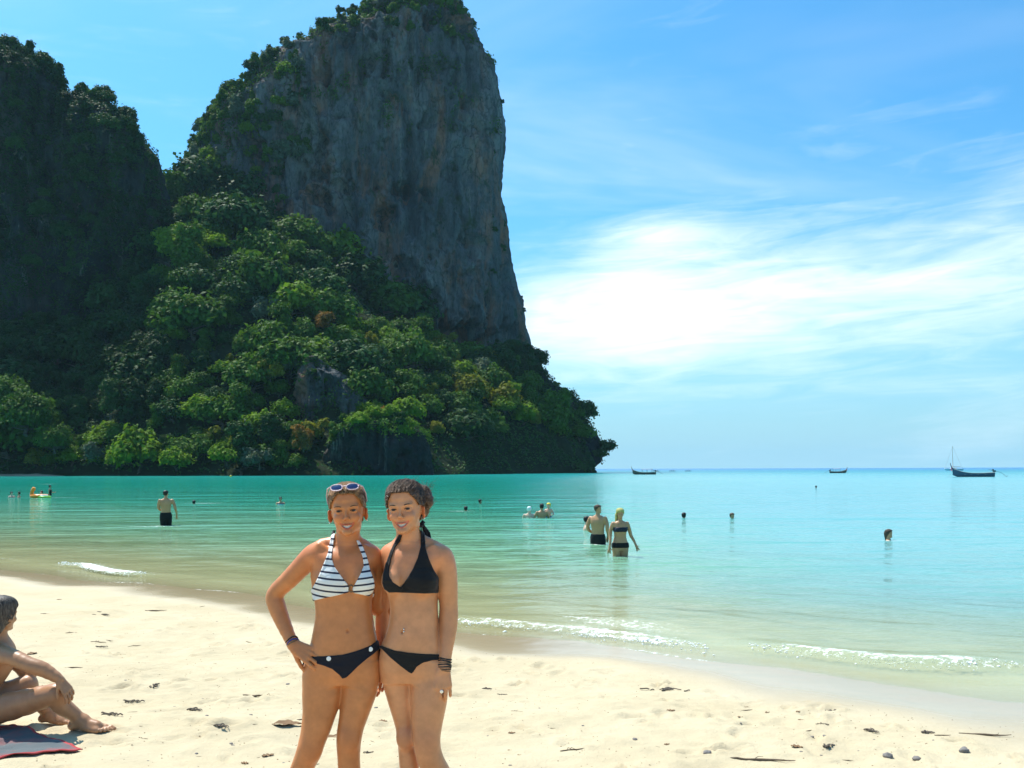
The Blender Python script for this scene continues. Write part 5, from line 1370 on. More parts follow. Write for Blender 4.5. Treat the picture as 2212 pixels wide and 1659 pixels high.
# halter knots behind the necks
def knot(parent, pts, rads, mat):
    L = [tube(np.array([C(*q) for q in p]) - np.array(parent.location), r, 8) for p, r in zip(pts, rads)]
    vv, ff = join_tubes(L); obj('halter_knot', make_mesh('halter_knot', vv, ff, mat), parent)
knot(womanB, [[(938, 330, .05), (942, 318, .06), (950, 306, .066), (944, 298, .07)], [(946, 322, .06), (962, 345, .075), (978, 368, .08), (988, 394, .078)], [(950, 322, .06), (958, 350, .07), (966, 376, .072), (974, 392, .072)]],
     [[.008, .012, .010, .005], [.007, .009, .010, .006], [.007, .009, .009, .006]], m_black)
knot(womanA, [[(452, 372, .045), (456, 362, .055), (460, 352, .06)], [(470, 356, .06), (500, 352, .075), (560, 352, .075), (592, 392, .05)]], [[.006, .007, .004], [.005, .006, .006, .005]], m_navy)
for hc_, Rh_, par, sd in ((hcA, RhA, womanA, 1), (hcA, RhA, womanA, -1), (hcB, RhB, womanB, 1)):
    v_, d_ = sphere_mesh('earring', hc_ + Rh_ @ np.array([sd * .080, .004, -.046]) - np.array(par.location), .0035, m_metal, 8, 6); obj('earring', v_, par)
# sunglasses pushed up on the hair
m_lens = simple_mat('mirror_lens', (.015, .025, .10), .08, .8, coat=.4); m_frame = simple_mat('patterned_frame', (.62, .42, .45), .35, .5, .7, 140)
sg = empty('sunglasses', tuple(hcA + RhA @ np.array([0, -.06, .11]))); tag(sg, 'blue mirrored sunglasses pushed up on the light brown hair', 'sunglasses')
so_ = np.array(sg.location)
G_ = lambda p: (np.asarray(p) @ RhA.T + hcA) - so_
ln = unit((0, -.80, .60)); lu = unit((0, .60, .80))
for sd in (-1, 1):
    th = np.linspace(0, 2 * math.pi, 25)[:-1]
    cx_ = np.array([sd * .0335, -.0760, .1005]); 
    ex = np.sign(np.cos(th)) * np.abs(np.cos(th)) ** .8 * .0245; ez = np.sign(np.sin(th)) * np.abs(np.sin(th)) ** .85 * .0160
    rim_ = cx_ + ex[:, None] * np.array([1, 0, 0]) + ez[:, None] * lu + np.array([0, .010, 0]) * ((np.abs(cx_[0] + ex) / .06) ** 2)[:, None]
    cen = cx_ + ln * .003
    lv = np.concatenate([rim_, [cen]]); k = np.arange(24)
    lf = np.stack([k, (k + 1) % 24, np.full(24, 24)], -1)
    obj('lens', make_mesh('lens', G_(lv), lf, m_lens), sg)
    v, f, cc = tube(np.concatenate([rim_, rim_[:1]]), np.full(25, .0026), 7); obj('lens_frame', make_mesh('lens_frame', G_(v), [f, cc], m_frame), sg)
    tp = np.array([[sd * .060, -.064, .106], [sd * .074, -.045, .098], [sd * .083, -.01, .070], [sd * .084, .03, .035]])
    v, f, cc = tube(tp, [.003, .0032, .0028, .0025], 7); obj('temple_arm', make_mesh('temple_arm', G_(v), [f, cc], m_frame), sg)
v, f, cc = tube(np.array([[-.009, -.0775, .103], [0, -.0785, .106], [.009, -.0775, .103]]), [.0025, .0025, .0025], 7); obj('bridge', make_mesh('bridge', G_(v), [f, cc], m_frame), sg)
# ================================================================== SEATED PERSON (cut by the left edge)
K3 = 2.995
def C3(cx, cy, D): return W(cx / K3 / 3, (1750 + cy / K3) / 3, D)
sb = np.array([C3(-160, 1380, 6.05)[0], 6.05, beach_z(-3.2, 6.05)])
gz = sb[2]
sp_ = empty('person', sb); tag(sp_, 'person in dark red swimwear sitting on a towel, arm over knee', 'person')
Fs = Field(axis([(-4.0, -3.3, .008), (-3.3, -2.80, .0045), (-2.80, -2.45, .0036)]), axis([(5.70, 6.50, .006)]), axis([(gz - .03, gz + .28, .0045), (gz + .28, gz + 1.02, .006)]))
hip = np.array([-3.55, 6.10, gz + .105])
hd = np.array(C3(8, 285, 6.10))
shR = np.array(C3(-5, 640, 6.0)); shL = shR + np.array([-.16, .26, .03])
chest = (shR + shL) / 2 + np.array([-.03, 0, -.06])
chain(Fs, [hip + [0, 0, .02], hip + [-.02, .0, .18], hip * .45 + chest * .55 + [-.05, 0, 0], chest, chest + [.02, 0, .06]], [.145, .125, .125, .12, .075], .03, .03)
Fs.add(p_ell(hip + [-.03, 0, .0], (.15, .19, .115)), .04)
Fs.add(p_rcone(chest, hd + [-.03, .01, -.09], .075, .052), .04)
for q_ in (shR, shL): Fs.add(p_rcone(chest + [0, 0, .03], q_, .06, .055), .04)
# near leg
kn = np.array(C3(492, 995, 6.0)); an = np.array(C3(700, 1272, 6.08)); an[2] = max(an[2], beach_z(-2.75, 6.08) + .075)
chain(Fs, [hip + [.03, -.09, .0], hip * .5 + kn * .5 + [0, -.02, -.01], kn + [-.03, 0, -.005], kn], [.098, .088, .066, .058], .02, .03)
chain(Fs, [kn, kn * .62 + an * .38 + [-.030, 0, -.005], kn * .25 + an * .75 + [-.006, 0, 0], an], [.056, .056, .041, .034], .015, .02)
Fs.add(p_ell(kn + [.015, -.005, .012], (.045, .045, .045)), .025)
an[2] += .022
add_foot(Fs, an, (1, -.10, -.015), size=1.28, splay=-1)
# far leg folded flat behind
kf = np.array(C3(235, 905, 6.25)); af = np.array(C3(420, 1195, 6.28)); af[2] = gz + .06
chain(Fs, [hip + [.03, .10, .0], hip * .5 + kf * .5 + [0, .02, 0], kf], [.095, .085, .06], .02, .03)
chain(Fs, [kf, kf * .6 + af * .4 + [-.03, 0, 0], af], [.056, .054, .036], .015, .02)
add_foot(Fs, af, (.9, .15, -.1), size=1.0)
Ft_s = Fs.F.copy()
# arm laid over the knee, hand hanging beyond it
el = np.array(C3(255, 735, 5.93)); wr = np.array(C3(520, 862, 5.95))
chain(Fs, [shR, shR * .5 + el * .5 + [0, -.01, .012], el, el * .55 + wr * .45 + [0, 0, .012], wr], [.058, .050, .044, .043, .028], .015, .03)
add_hand(Fs, wr, (.55, .02, -.80), (.75, -.45, .4), 1, curl=(12, 28, 20), spread=7, size=1.08, thumb=(.7, .4, -.5))
chain(Fs, [shL, shL + [.16, .03, -.20], kf + [.02, .02, .07]], [.055, .043, .03], .015, .03)
Rhd = rot3(166, 0, 4)
add_head(Fs, hd, Rhd, 1.0, detail=True)
V, Q = Fs.mesh()
tone = np.tile(np.array((.40, .205, .105)), (len(V), 1)) * (1 + .07 * fbm(V[:, 0] * 8, V[:, 1] * 8, V[:, 2] * 8, 3, 12))[:, None]
obj('body', make_mesh('body', V - sb, Q, m_skin, True, {'tone': tone}), sp_)
m_hairG = hair_mat('greying_hair', (.018, .014, .012), (.15, .125, .105), (60, 60, 14))
Gh = Field(np.arange(hd[0] - .15, hd[0] + .15, .003), np.arange(hd[1] - .15, hd[1] + .15, .003), np.arange(hd[2] - .17, hd[2] + .16, .003))
cf, cl_, ch_ = head_loft(.014)
def hfn(X, Y, Z):
    an_ = np.arctan2(X, Y)
    return np.maximum(cf(X, Y, Z) + .0022 * np.sin(an_ * 50 + 4 * np.sin(Z * 40)) + .0015 * np.sin(an_ * 113), -(Z - np.interp(Y, [-.12, -.08, -.04, 0, .03, .2], [.07, .066, .045, -.035, -.07, -.085])) * .7)
Gh.add(xform((hfn, cl_, ch_), hd, Rhd), .002)
Gh.add(xform(p_ell((0, .055, -.055), (.062, .048, .075)), hd, Rhd), .02)
V, Q = Gh.mesh(); obj('hair', make_mesh('hair', V - sb, Q, m_hairG), sp_)
# dark red swimwear at hip and side
m_red = cloth_mat('dark_red_cloth', (.16, .022, .028))
sl = Fs._sl((-4.0, 5.7, gz), (-3.0, 6.5, gz + .62)); X, Y, Z = Fs.grid(sl)
zl = (Z - hip[2]); reg = np.maximum(np.abs(X - hip[0] + .1) - .165, zl - .12) + 0 * Y
reg2 = np.abs(Z - (chest[2] - .06)) - .07 + 0 * X + 0 * Y + np.where(X > chest[0] + .17, .2, 0)
Gc = np.maximum(Ft_s[sl] - .006, reg).astype(np.float32)
V, Q = surface_nets(Gc, Fs.xs[sl[0]], Fs.ys[sl[1]], Fs.zs[sl[2]]); obj('swimsuit', make_mesh('swimsuit', V - sb, Q, m_red), sp_)
# towel
tw = [C3(95, 1300, 6.16), C3(725, 1500, 5.66), C3(-260, 1720, 5.3), C3(-620, 1400, 5.7)]
tw = [np.array([p[0], p[1]]) for p in tw]
nu, nv_ = 60, 50
uu_, vv_ = np.meshgrid(np.linspace(0, 1, nu), np.linspace(0, 1, nv_), indexing='ij')
XY = (tw[0][None, None] * (1 - uu_[..., None]) * (1 - vv_[..., None]) + tw[1] * uu_[..., None] * (1 - vv_[..., None]) + tw[2] * uu_[..., None] * vv_[..., None] + tw[3] * (1 - uu_[..., None]) * vv_[..., None])
tz_ = np.array([[beach_z(XY[i, j, 0], XY[i, j, 1]) for j in range(nv_)] for i in range(nu)]) + .012 + .008 * fbm(XY[..., 0] * 6, XY[..., 1] * 6, None, 3, 6) + .012 * np.maximum(0, fbm(XY[..., 0] * 3, XY[..., 1] * 9, None, 2, 61))
m_tow, t, b = new_mat('towel')
ab = N(t, 'ShaderNodeAttribute', attribute_name='border')
tcn = N(t, 'ShaderNodeTexCoord'); nf = noise(t, tcn.outputs['Object'], 5, 4, .6)
c = mixc(t, maprange(t, nf, .42, .56), (.22, .12, .12), (.12, .135, .14)); c = mixc(t, ab.outputs['Fac'], c, (.42, .07, .07))
t.links.new(c, b.inputs['Base Color']); b.inputs['Roughness'].default_value = .95; b.inputs['Specular IOR Level'].default_value = .1
bn = N(t, 'ShaderNodeBump', inputs={'Strength': .5, 'Distance': .003}); t.links.new(noise(t, tcn.outputs['Object'], 260, 3, .6), bn.inputs['Height']); t.links.new(bn.outputs[0], b.inputs['Normal'])
ed = np.minimum(np.minimum(uu_, 1 - uu_), np.minimum(vv_, 1 - vv_))
tv = np.stack([XY[..., 0], XY[..., 1], tz_], -1).reshape(-1, 3); o_ = tv.mean(0); o_[2] = tz_.min()
tow = obj('beach_towel', make_mesh('beach_towel', tv - o_, grid_faces(nu, nv_), m_tow, True, {'border': (ed < .03).astype(float).ravel()}), None, o_)
sol = tow.modifiers.new('thickness', 'SOLIDIFY'); sol.thickness = .006
tag(tow, 'red edged towel spread on the sand under the seated person', 'towel')

# ================================================================== PEOPLE IN THE WATER
def on_water(dx_, dy_):
    """display-pixel position of a waterline -> point on the sea"""
    p = WD(dx_, dy_, 1.0); k = (CAM_Z - WATER_Z) / (CAM_Z - p[2])
    return np.array([p[0] * k, k, WATER_Z])
def figure(loc, yaw, H, sub, label, group, skin, hairm, arms, clothes=(), head_yaw=0, female=False, vox=.014, top_only=False, hairgrow=.010, longhair=False, cap=None, lean=0.0, name='person', girth=1.0):
    """bather standing on the bottom: sub = metres of the body under water"""
    k = H / 1.70
    z0 = .55 if top_only else 0.0
    base = np.array([loc[0], loc[1], WATER_Z - sub])
    e = empty(name, base, yaw); tag(e, label, 'person', group)
    ext = max([.34] + [abs(p[0]) + .1 for a in arms for p in a]) * k
    exy = max([.22] + [abs(p[1]) + .12 for a in arms for p in a]) * k
    F = Field(np.arange(-ext, ext, vox), np.arange(-exy, exy + .02, vox), np.arange((z0 - .04) * k, 1.74 * k, vox))
    g = girth
    if female: T_ = [(.74, .165, .10), (.84, .178, .115), (.92, .17, .11), (1.0, .145, .095), (1.06, .130, .09), (1.14, .138, .095), (1.24, .155, .105), (1.32, .165, .095), (1.38, .15, .075), (1.42, .08, .05)]
    else: T_ = [(.74, .155, .10), (.84, .165, .105), (.92, .162, .105), (1.0, .155, .10), (1.06, .152, .098), (1.14, .162, .105), (1.24, .182, .118), (1.32, .192, .11), (1.38, .175, .085), (1.43, .09, .055)]
    T_ = np.array(T_) * [k, k * g, k * g]
    sh = lean * np.maximum(0, T_[:, 0] - .85 * k)
    F.add(p_loft(T_[:, 0], -T_[:, 1], T_[:, 1], sh, sh - T_[:, 2], sh + T_[:, 2], 2.2), .03)
    hl = lean * .75 * k
    for sd in (-1, 1):
        if not top_only:
            chain(F, [(sd * .085 * k, 0, .84 * k), (sd * .09 * k, -.01, .66 * k), (sd * .09 * k, -.005, .47 * k), (sd * .09 * k, .02, .33 * k), (sd * .09 * k, .02, .09 * k)], [.088 * k * g, .078 * k * g, .056 * k, .054 * k, .036 * k], .03, .05)
            add_foot(F, (sd * .09 * k, .02, .078 * k), (sd * .1, -1, 0), size=k, toes=False)
        if female: F.add(p_ell((sd * .075 * k, hl * .6 - .085 * k, 1.22 * k), (.06 * k, .05 * k, .06 * k)), .03)
    F.add(p_rcone((0, hl + .01, 1.38 * k), (0, hl + .005, 1.50 * k), .058 * k, .052 * k), .03)
    hc = np.array([0, hl - .005, 1.582 * k]); Rh = rot3(head_yaw, 0, 0)
    Ft = F.F.copy()
    for a in arms: 
        a = np.asarray(a, float)
        chain(F, a * k + [0, 0, 0], np.interp(np.linspace(0, 1, len(a)), [0, .45, .55, .85, 1], np.array([.052, .040, .038, .026, .022]) * k * (.88 if female else 1.0)), .02, .035)
        d = unit(a[-1] - a[-2]); 
        F.add(p_rcone(a[-1] * k, a[-1] * k + d * .07 * k, .028 * k, .030 * k), .015)
        nrm = unit(np.cross(d, (0.2, 1, .1)))
        for j in range(4):
            q = a[-1] * k + d * .07 * k + nrm * (j - 1.5) * .019 * k
            F.add(p_rcone(q, q + unit(d + nrm * (j - 1.5) * .12) * .075 * k, .0095 * k, .008 * k), .004)
        q = a[-1] * k + d * .02 * k + nrm * .02
        F.add(p_rcone(q, q + unit(d * .7 + nrm) * .06 * k, .011 * k, .009 * k), .006)
    add_head(F, hc, Rh, 1.0, detail=False)
    V, Q = F.mesh()
    tone = np.tile(np.array(skin, float), (len(V), 1)) * (1 + .08 * fbm(V[:, 0] * 7, V[:, 1] * 7, V[:, 2] * 7, 2, 3))[:, None]
    obj('body', make_mesh('body', V, Q, m_skin, True, {'tone': tone}), e)
    hv = min(vox, .008)
    G = Field(np.arange(-.16, .16, hv), np.arange(hl - .16, hl + .18, hv), np.arange(hc[2] - (.30 if longhair else .16), hc[2] + .17, hv))
    cf_, cl2, ch2 = head_loft(hairgrow)
    def hf(X, Y, Z):
        an_ = np.arctan2(X, Z)
        return np.maximum(cf_(X, Y, Z) + .003 * np.sin(an_ * 17 + Y * 50), -(Z - np.interp(Y, [-.12, -.08, -.04, 0, .03, .2], [.072, .068, .05, -.02, -.06, -.07])) * .7)
    G.add(xform((hf, cl2, ch2), hc, Rh), .004)
    if longhair: G.add(xform(p_rcone((0, .07, .0), (0, .07, -.16), .06, .03), hc, Rh), .03)
    V, Q = G.mesh(); obj('hair' if cap is None else 'swim_cap', make_mesh('hair', V, Q, cap or hairm), e)
    for nm, mt, zl, zh, th in clothes:
        sl = F._sl((-1, -1, zl * k), (1, 1, zh * k)); X, Y, Z = F.grid(sl)
        zz_ = Z + 0 * X + 0 * Y
        Gc = np.maximum(Ft[sl] - th, np.maximum(zz_ - (zh * k - vox * .6), zl * k + vox * .6 - zz_)).astype(np.float32)
        V, Q = surface_nets(Gc, F.xs[sl[0]], F.ys[sl[1]], F.zs[sl[2]])
        obj(nm, make_mesh(nm, V, Q, mt), e)
    return e
ARM_DN = [(-.19, .0, 1.36), (-.235, .01, 1.20), (-.25, .02, 1.07), (-.255, -.03, .95), (-.25, -.06, .83)]
mir = lambda a: [(-x, y, z) for x, y, z in a]
ARM_W = [(-.19, 0, 1.36), (-.26, -.03, 1.22), (-.33, -.10, 1.12), (-.32, -.22, 1.08), (-.28, -.33, 1.08)]       # sculling under water
m_hd = hair_mat('black_hair', (.010, .008, .008), (.045, .036, .032)); m_hb = hair_mat('brown_hair', (.035, .022, .015), (.12, .08, .055))
m_hw = simple_mat('white_cap', (.70, .72, .74), .5); m_cy = simple_mat('yellow_cap', (.75, .55, .05), .5); m_blu = cloth_mat('blue_cloth', (.02, .08, .30))
tan1, tan2, pale = (.46, .25, .13), (.38, .20, .11), (.60, .40, .29)
GB = 'people bathing in the sea'
p = on_water(357, 1135)
man = figure(p, R(200), 1.80, .56, 'person in black shorts seen from behind, wading thigh deep', GB, tan1, m_hd,
       [[(-.20, .0, 1.36), (-.27, .02, 1.21), (-.30, .03, 1.08), (-.33, -.04, .96), (-.34, -.08, .84)], mir([(-.19, .0, 1.36), (-.225, -.04, 1.21), (-.22, -.07, 1.09), (-.15, -.17, 1.02), (-.08, -.20, 1.0)])],
       [('swim_shorts', m_black, .47, .97, .016)], head_yaw=-40)
p = on_water(1290, 1175)
figure(p, R(150), 1.76, .74, 'person in black shorts wading beside the one in a headscarf', GB, tan1, m_hb,
       [[(-.20, .0, 1.36), (-.25, .0, 1.21), (-.26, .01, 1.08), (-.25, -.06, .96), (-.22, -.10, .86)], mir([(-.20, .0, 1.36), (-.26, .02, 1.21), (-.27, .0, 1.08), (-.22, -.10, 1.0), (-.16, -.16, .98)])],
       [('swim_shorts', m_black, .60, .97, .016)], head_yaw=-150 + 60, girth=1.06)
p = on_water(1338, 1200)
wom = figure(p, R(8), 1.66, .61, 'person in dark bikini and headscarf wading towards the beach', GB, tan1, m_hb,
       [[(-.165, .0, 1.36), (-.215, .02, 1.22), (-.235, .0, 1.08), (-.25, -.06, .95), (-.27, -.08, .82)], mir([(-.165, .0, 1.36), (-.22, .02, 1.22), (-.26, .02, 1.08), (-.31, -.04, .97), (-.35, -.08, .86)])],
       [('bikini_top', cloth_mat('dark_blue_cloth', (.012, .018, .035)), 1.165, 1.285, .012), ('bikini_bottom', m_black, .80, .93, .012)], female=True, vox=.011, girth=1.05)
m_scarf = simple_mat('patterned_scarf', (.40, .38, .14), .8, .2, .9, 14)
def hat(e, k, hz, mat, nm, grow=.02, drape=True):
    G = Field(np.arange(-.17, .17, .009), np.arange(-.17, .19, .009), np.arange(hz - .24, hz + .18, .009))
    cf_, a_, b_ = head_loft(grow)
    G.add(xform(((lambda X, Y, Z: np.maximum(cf_(X, Y, Z), -(Z - np.interp(Y, [-.12, -.08, 0, .05, .2], [.05, .045, .0, -.03, -.05])) * .8)), a_, b_), np.array([0, -.005, hz]), np.eye(3)), .004)
    if drape: G.add(p_rcone((-.07, .05, hz - .02), (-.085, .03, hz - .20), .035, .028), .02)
    V, Q = G.mesh(); obj(nm, make_mesh(nm, V, Q, mat), e)
hat(wom, 1, 1.582 * 1.66 / 1.70, m_scarf, 'headscarf')
p = on_water(107, 1070)
figure(p, R(100), 1.62, .82, 'person in black swimsuit standing in the water beside the inflatable', GB, tan2, m_hd, [ARM_DN, [(.165, 0, 1.36), (.20, -.05, 1.2), (.2, -.10, 1.1), (.15, -.25, 1.08), (.1, -.33, 1.1)]],
       [('swimsuit', m_black, .74, 1.30, .012)], female=True, vox=.02)
def swimmer(x, y, label, yaw=180, sub=1.42, skin=tan1, hairm=m_hd, H=1.7, cap=None, head_yaw=0, clothes=(), lh=False, arms=None):
    p = on_water(x, y)
    return figure(p, R(yaw), H, sub * H / 1.7, label, GB, skin, hairm, arms or [ARM_W, mir(ARM_W)], clothes, head_yaw, vox=.02, top_only=True, cap=cap, longhair=lh, hairgrow=.014)
swimmer(418, 1089, 'person swimming alone right of the wader in black shorts', 170, 1.48)
swimmer(605, 1089, 'person swimming in blue just left of the striped bikini top', 20, 1.30, clothes=[('swimsuit', m_blu, 1.05, 1.34, .012)])
swimmer(24, 1075, 'person at the very left of the swimming pair', 60, 1.28, pale)
swimmer(40, 1075, 'person on the right of the far left swimming pair', -70, 1.28, tan1)
swimmer(1005, 1104, 'person swimming nearest to the right of the black bikini', 165, 1.48)
swimmer(1036, 1088, 'person swimming farther out to the right of the black bikini', 90, 1.46, tan2)
swimmer(1142, 1118, 'person in a white swim cap, shoulders above water', 170, 1.26, pale, cap=m_hw)
swimmer(1169, 1118, 'person in the water holding another with a yellow cap', 190, 1.15, tan1)
swimmer(1184, 1117, 'small person in a yellow cap held in the water', -20, .94, pale, H=1.2, cap=m_cy, clothes=[('swimsuit', m_blu, .75, 1.02, .012)])
swimmer(1266, 1145, 'person swimming just behind the wading couple', 90, 1.27, pale)
swimmer(1476, 1119, 'person swimming right of the couple, left one of two heads', 150, 1.49)
swimmer(1580, 1120, 'person swimming right of the couple, right one of two heads', 20, 1.49, hairm=m_hb)
swimmer(1918, 1166, 'person bathing alone on the right, head and neck above water', 60, 1.42, tan1, m_hb, lh=True)
swimmer(1762, 1054, 'person swimming far out, a dark speck below the middle boat', 150, 1.48)
# inflatable with a child
ip = on_water(84, 1075)
inf = empty('inflatable_ring', ip, R(15)); tag(inf, 'orange inflatable with a raised front, carrying a small rider', 'inflatable')
m_or = simple_mat('orange_vinyl', (.80, .25, .01), .25, .5); m_gr = simple_mat('green_vinyl', (.25, .55, .05), .25, .5); m_wv = simple_mat('white_vinyl', (.75, .75, .75), .3, .5)
th = np.linspace(0, 2 * math.pi, 40); v, f, cc = tube(np.stack([.48 * np.cos(th), .38 * np.sin(th), .10 + 0 * th], -1), np.full(40, .15), 12)
obj('ring', make_mesh('ring', v, [f, cc], m_or), inf)
v, f, cc = tube(np.array([[-.45, -.05, .1], [-.47, -.06, .35], [-.42, -.06, .55], [-.33, -.06, .66], [-.24, -.06, .66]]), [.17, .13, .12, .15, .06], 12)
obj('raised_front', make_mesh('raised_front', v, [f, cc], m_or), inf)
v, f, cc = tube(np.stack([.40 * np.cos(th) + .35, .30 * np.sin(th) - .25, .04 + 0 * th], -1), np.full(40, .09), 10); obj('outer_ring', make_mesh('outer_ring', v, [f, cc], m_gr), inf)
v, f, cc = tube(np.stack([.30 * np.cos(th) + .25, .24 * np.sin(th) - .2, .14 + 0 * th], -1), np.full(40, .08), 10); obj('seat_ring', make_mesh('seat_ring', v, [f, cc], m_wv), inf)
kid = figure(ip + [.22, -.1, 0], R(-60), 1.0, .55, 'small person in a red top riding the orange inflatable', GB, pale, m_hb, [ARM_W, mir(ARM_W)], [('swim_top', simple_mat('red_top', (.6, .03, .04), .7), 1.0, 1.36, .014)], vox=.018, top_only=True)
for i, (x_, y_, lb) in enumerate([(498, 1030, 'small yellow buoy close to the dark far shore')]):
    p = on_water(x_, y_); bo = empty('buoy', p); tag(bo, lb, 'buoy')
    v, f, cc = tube(np.array([[0, 0, -.15], [0, 0, 0], [0, 0, .2], [0, 0, .38], [0, 0, .45]]), [.15, .3, .34, .2, .05], 14); obj('float', make_mesh('float', v, [f, cc], m_cy), bo)
    v, f, cc = tube(np.array([[0, 0, .42], [0, 0, .75]]), [.04, .03], 8); obj('stem', make_mesh('stem', v, [f, cc], m_wv), bo)
# ================================================================== BOATS
def loft_hull(L, beam, depth_, prow, stern=.15, n=30, m=13, sheer=.5, vee=.75):
    """open wooden hull with outside and inside skin; x forward, keel at z 0"""
    t_ = np.linspace(0, 1, n)
    half = beam / 2 * np.interp(t_, [0, .12, .45, .75, .92, 1], [.62, .80, 1, .82, .36, .03])
    keel = np.interp(t_, [0, .1, .6, .85, 1], [.12, .03, 0, .10, .62]) * depth_
    top = depth_ + sheer * np.clip((t_ - .45) / .55, 0, 1) ** 2.4 * prow + .12 * np.clip((.3 - t_) / .3, 0, 1)
    x = (t_ - .5) * L
    a = np.linspace(-1, 1, m)
    V = np.zeros((n, m, 3))
    for i in range(n):
        s = np.abs(a) ** vee
        V[i, :, 0] = x[i] + .10 * L * (t_[i] > .8) * 0; V[i, :, 1] = np.sign(a) * half[i] * s; V[i, :, 2] = keel[i] + (top[i] - keel[i]) * np.abs(a) ** 1.7
    return V, x, half, top
def boat_mesh(name, V, mat, parent, thick=.05):
    n, m, _ = V.shape
    me = make_mesh(name, V.reshape(-1, 3), grid_faces(n, m), mat)
    o = obj(name, me, parent); s = o.modifiers.new('planking', 'SOLIDIFY'); s.thickness = thick; s.offset = 0
    return o
m_wood = simple_mat('boat_wood', (.13, .10, .075), .6, .3, .4, 2.0); m_wood2 = simple_mat('boat_blue', (.05, .085, .14), .5, .4, .3, 2.0); m_trim = simple_mat('boat_trim', (.45, .42, .36), .5, .3, .2, 3.0)
m_eng = simple_mat('engine_metal', (.06, .06, .065), .4, .5); m_can = simple_mat('canopy_cloth', (.30, .34, .40), .8, .2, .2, 3.0); m_rib = simple_mat('ribbon', (.50, .05, .08), .7, .2, .8, 8.0)
m_gel = simple_mat('white_hull', (.75, .76, .76), .25, .5, .05, 1.0); m_rope = simple_mat('rope', (.25, .2, .14), .9)
def box(c, s):
    c, s = np.array(c, float), np.array(s, float) / 2
    v = np.array([[x, y, z] for x in (-1, 1) for y in (-1, 1) for z in (-1, 1)]) * s + c
    f = np.array([[0, 1, 3, 2], [4, 6, 7, 5], [0, 4, 5, 1], [2, 3, 7, 6], [0, 2, 6, 4], [1, 5, 7, 3]]); return v, f
def boxes(name, lst, mat, parent):
    V = np.concatenate([box(c, s)[0] for c, s in lst]); Fc = np.concatenate([box((0, 0, 0), (1, 1, 1))[1] + 8 * i for i in range(len(lst))])
    return obj(name, make_mesh(name, V, Fc, mat, False), parent)
def pipes(name, lst, mat, parent, seg=6):
    vv, ff = join_tubes([tube(np.array(p, float), np.full(len(p), r) if np.isscalar(r) else r, seg) for p, r in lst])
    return obj(name, make_mesh(name, vv, ff, mat), parent)
def longtail(dx_, dy_, L, heading, label, mat, canopy=True):
    p = on_water(dx_, dy_)
    e = empty('longtail_boat', p - np.array([0, 0, .22]), heading); tag(e, label, 'boat', 'longtail boats moored off the beach')
    dep = .12 * L
    V, x, half, top = loft_hull(L, .20 * L, dep, 1.0, sheer=.12 * L)
    boat_mesh('hull', V, mat, e)
    pipes('gunwale', [([(x[i], sd * (half[i] + .02), top[i] + .02) for i in range(0, 30)], .045) for sd in (-1, 1)], m_trim, e)
    pt = np.array([(L * .48, 0, top[-1] - .3), (L * .52, 0, top[-1] + .25), (L * .545, 0, top[-1] + .08 * L), (L * .555, 0, top[-1] + .145 * L)])
    pr = pipes('prow', [(pt, np.array([.11, .10, .085, .05]))], mat, e)
    pipes('ribbons', [([pt[1] + [0, dyy, .05], pt[1] + [.06, dyy * 1.5, -.35], pt[1] + [.05, dyy * 2, -.7]], .05) for dyy in (-.06, .0, .06)], m_rib, pr)
    boxes('thwart', [((x[i], 0, dep * .72), (.22, half[i] * 1.9, .05)) for i in (7, 12, 17, 21)], m_trim, e)
    boxes('floor_boards', [((-.05 * L, 0, dep * .36), (.66 * L, .11 * L, .04))], m_wood, e)
    if canopy:
        ps = [(x[i], sd * half[i] * .9, dep * .8) for i in (5, 11, 17) for sd in (-1, 1)]
        pipes('canopy_post', [([q, (q[0], q[1] * .95, dep + .95)], .03) for q in ps], m_wood, e)
        cx0, cx1 = x[4], x[18]; a_ = np.linspace(-1, 1, 9); xx_ = np.linspace(cx0, cx1, 8)
        CV = np.array([[(q, s * .105 * L, dep + 1.0 + .16 * (1 - s * s) + .02 * math.sin(q * 5)) for s in a_] for q in xx_])
        o = obj('canopy', make_mesh('canopy', CV.reshape(-1, 3), grid_faces(8, 9), m_can), e); s_ = o.modifiers.new('thick', 'SOLIDIFY'); s_.thickness = .03
    eng = boxes('engine', [((-.50 * L, 0, dep + .42), (.55, .34, .34)), ((-.47 * L, 0, dep + .70), (.30, .28, .24)), ((-.49 * L, 0, dep + .15), (.12, .12, .4))], m_eng, e)
    pipes('propeller_shaft', [([(-.52 * L, 0, dep + .40), (-.66 * L, .1, dep + .12), (-.80 * L, .18, .16)], .035), ([(-.78 * L, .17, .20), (-.81 * L, .24, .40)], .03)], m_eng, eng)
    pipes('steering_arm', [([(-.46 * L, 0, dep + .55), (-.36 * L, .05, dep + .75)], .03)], m_eng, eng)
    pipes('mooring_line', [([(L * .50, 0, top[-1] * .8), (L * .56, .1, .6), (L * .62, .15, .1)], .015)], m_rope, e)
    return e
longtail(2102, 1030, 8.2, R(172), 'dark longtail boat nearest on the right, prow pointing left', m_wood2, False)
longtail(1391, 1025, 7.6, R(176), 'longtail boat with pale stripe near the headland tip', m_wood)
longtail(1810, 1022, 6.6, R(8), 'small longtail boat in the middle, prow pointing right', m_wood)
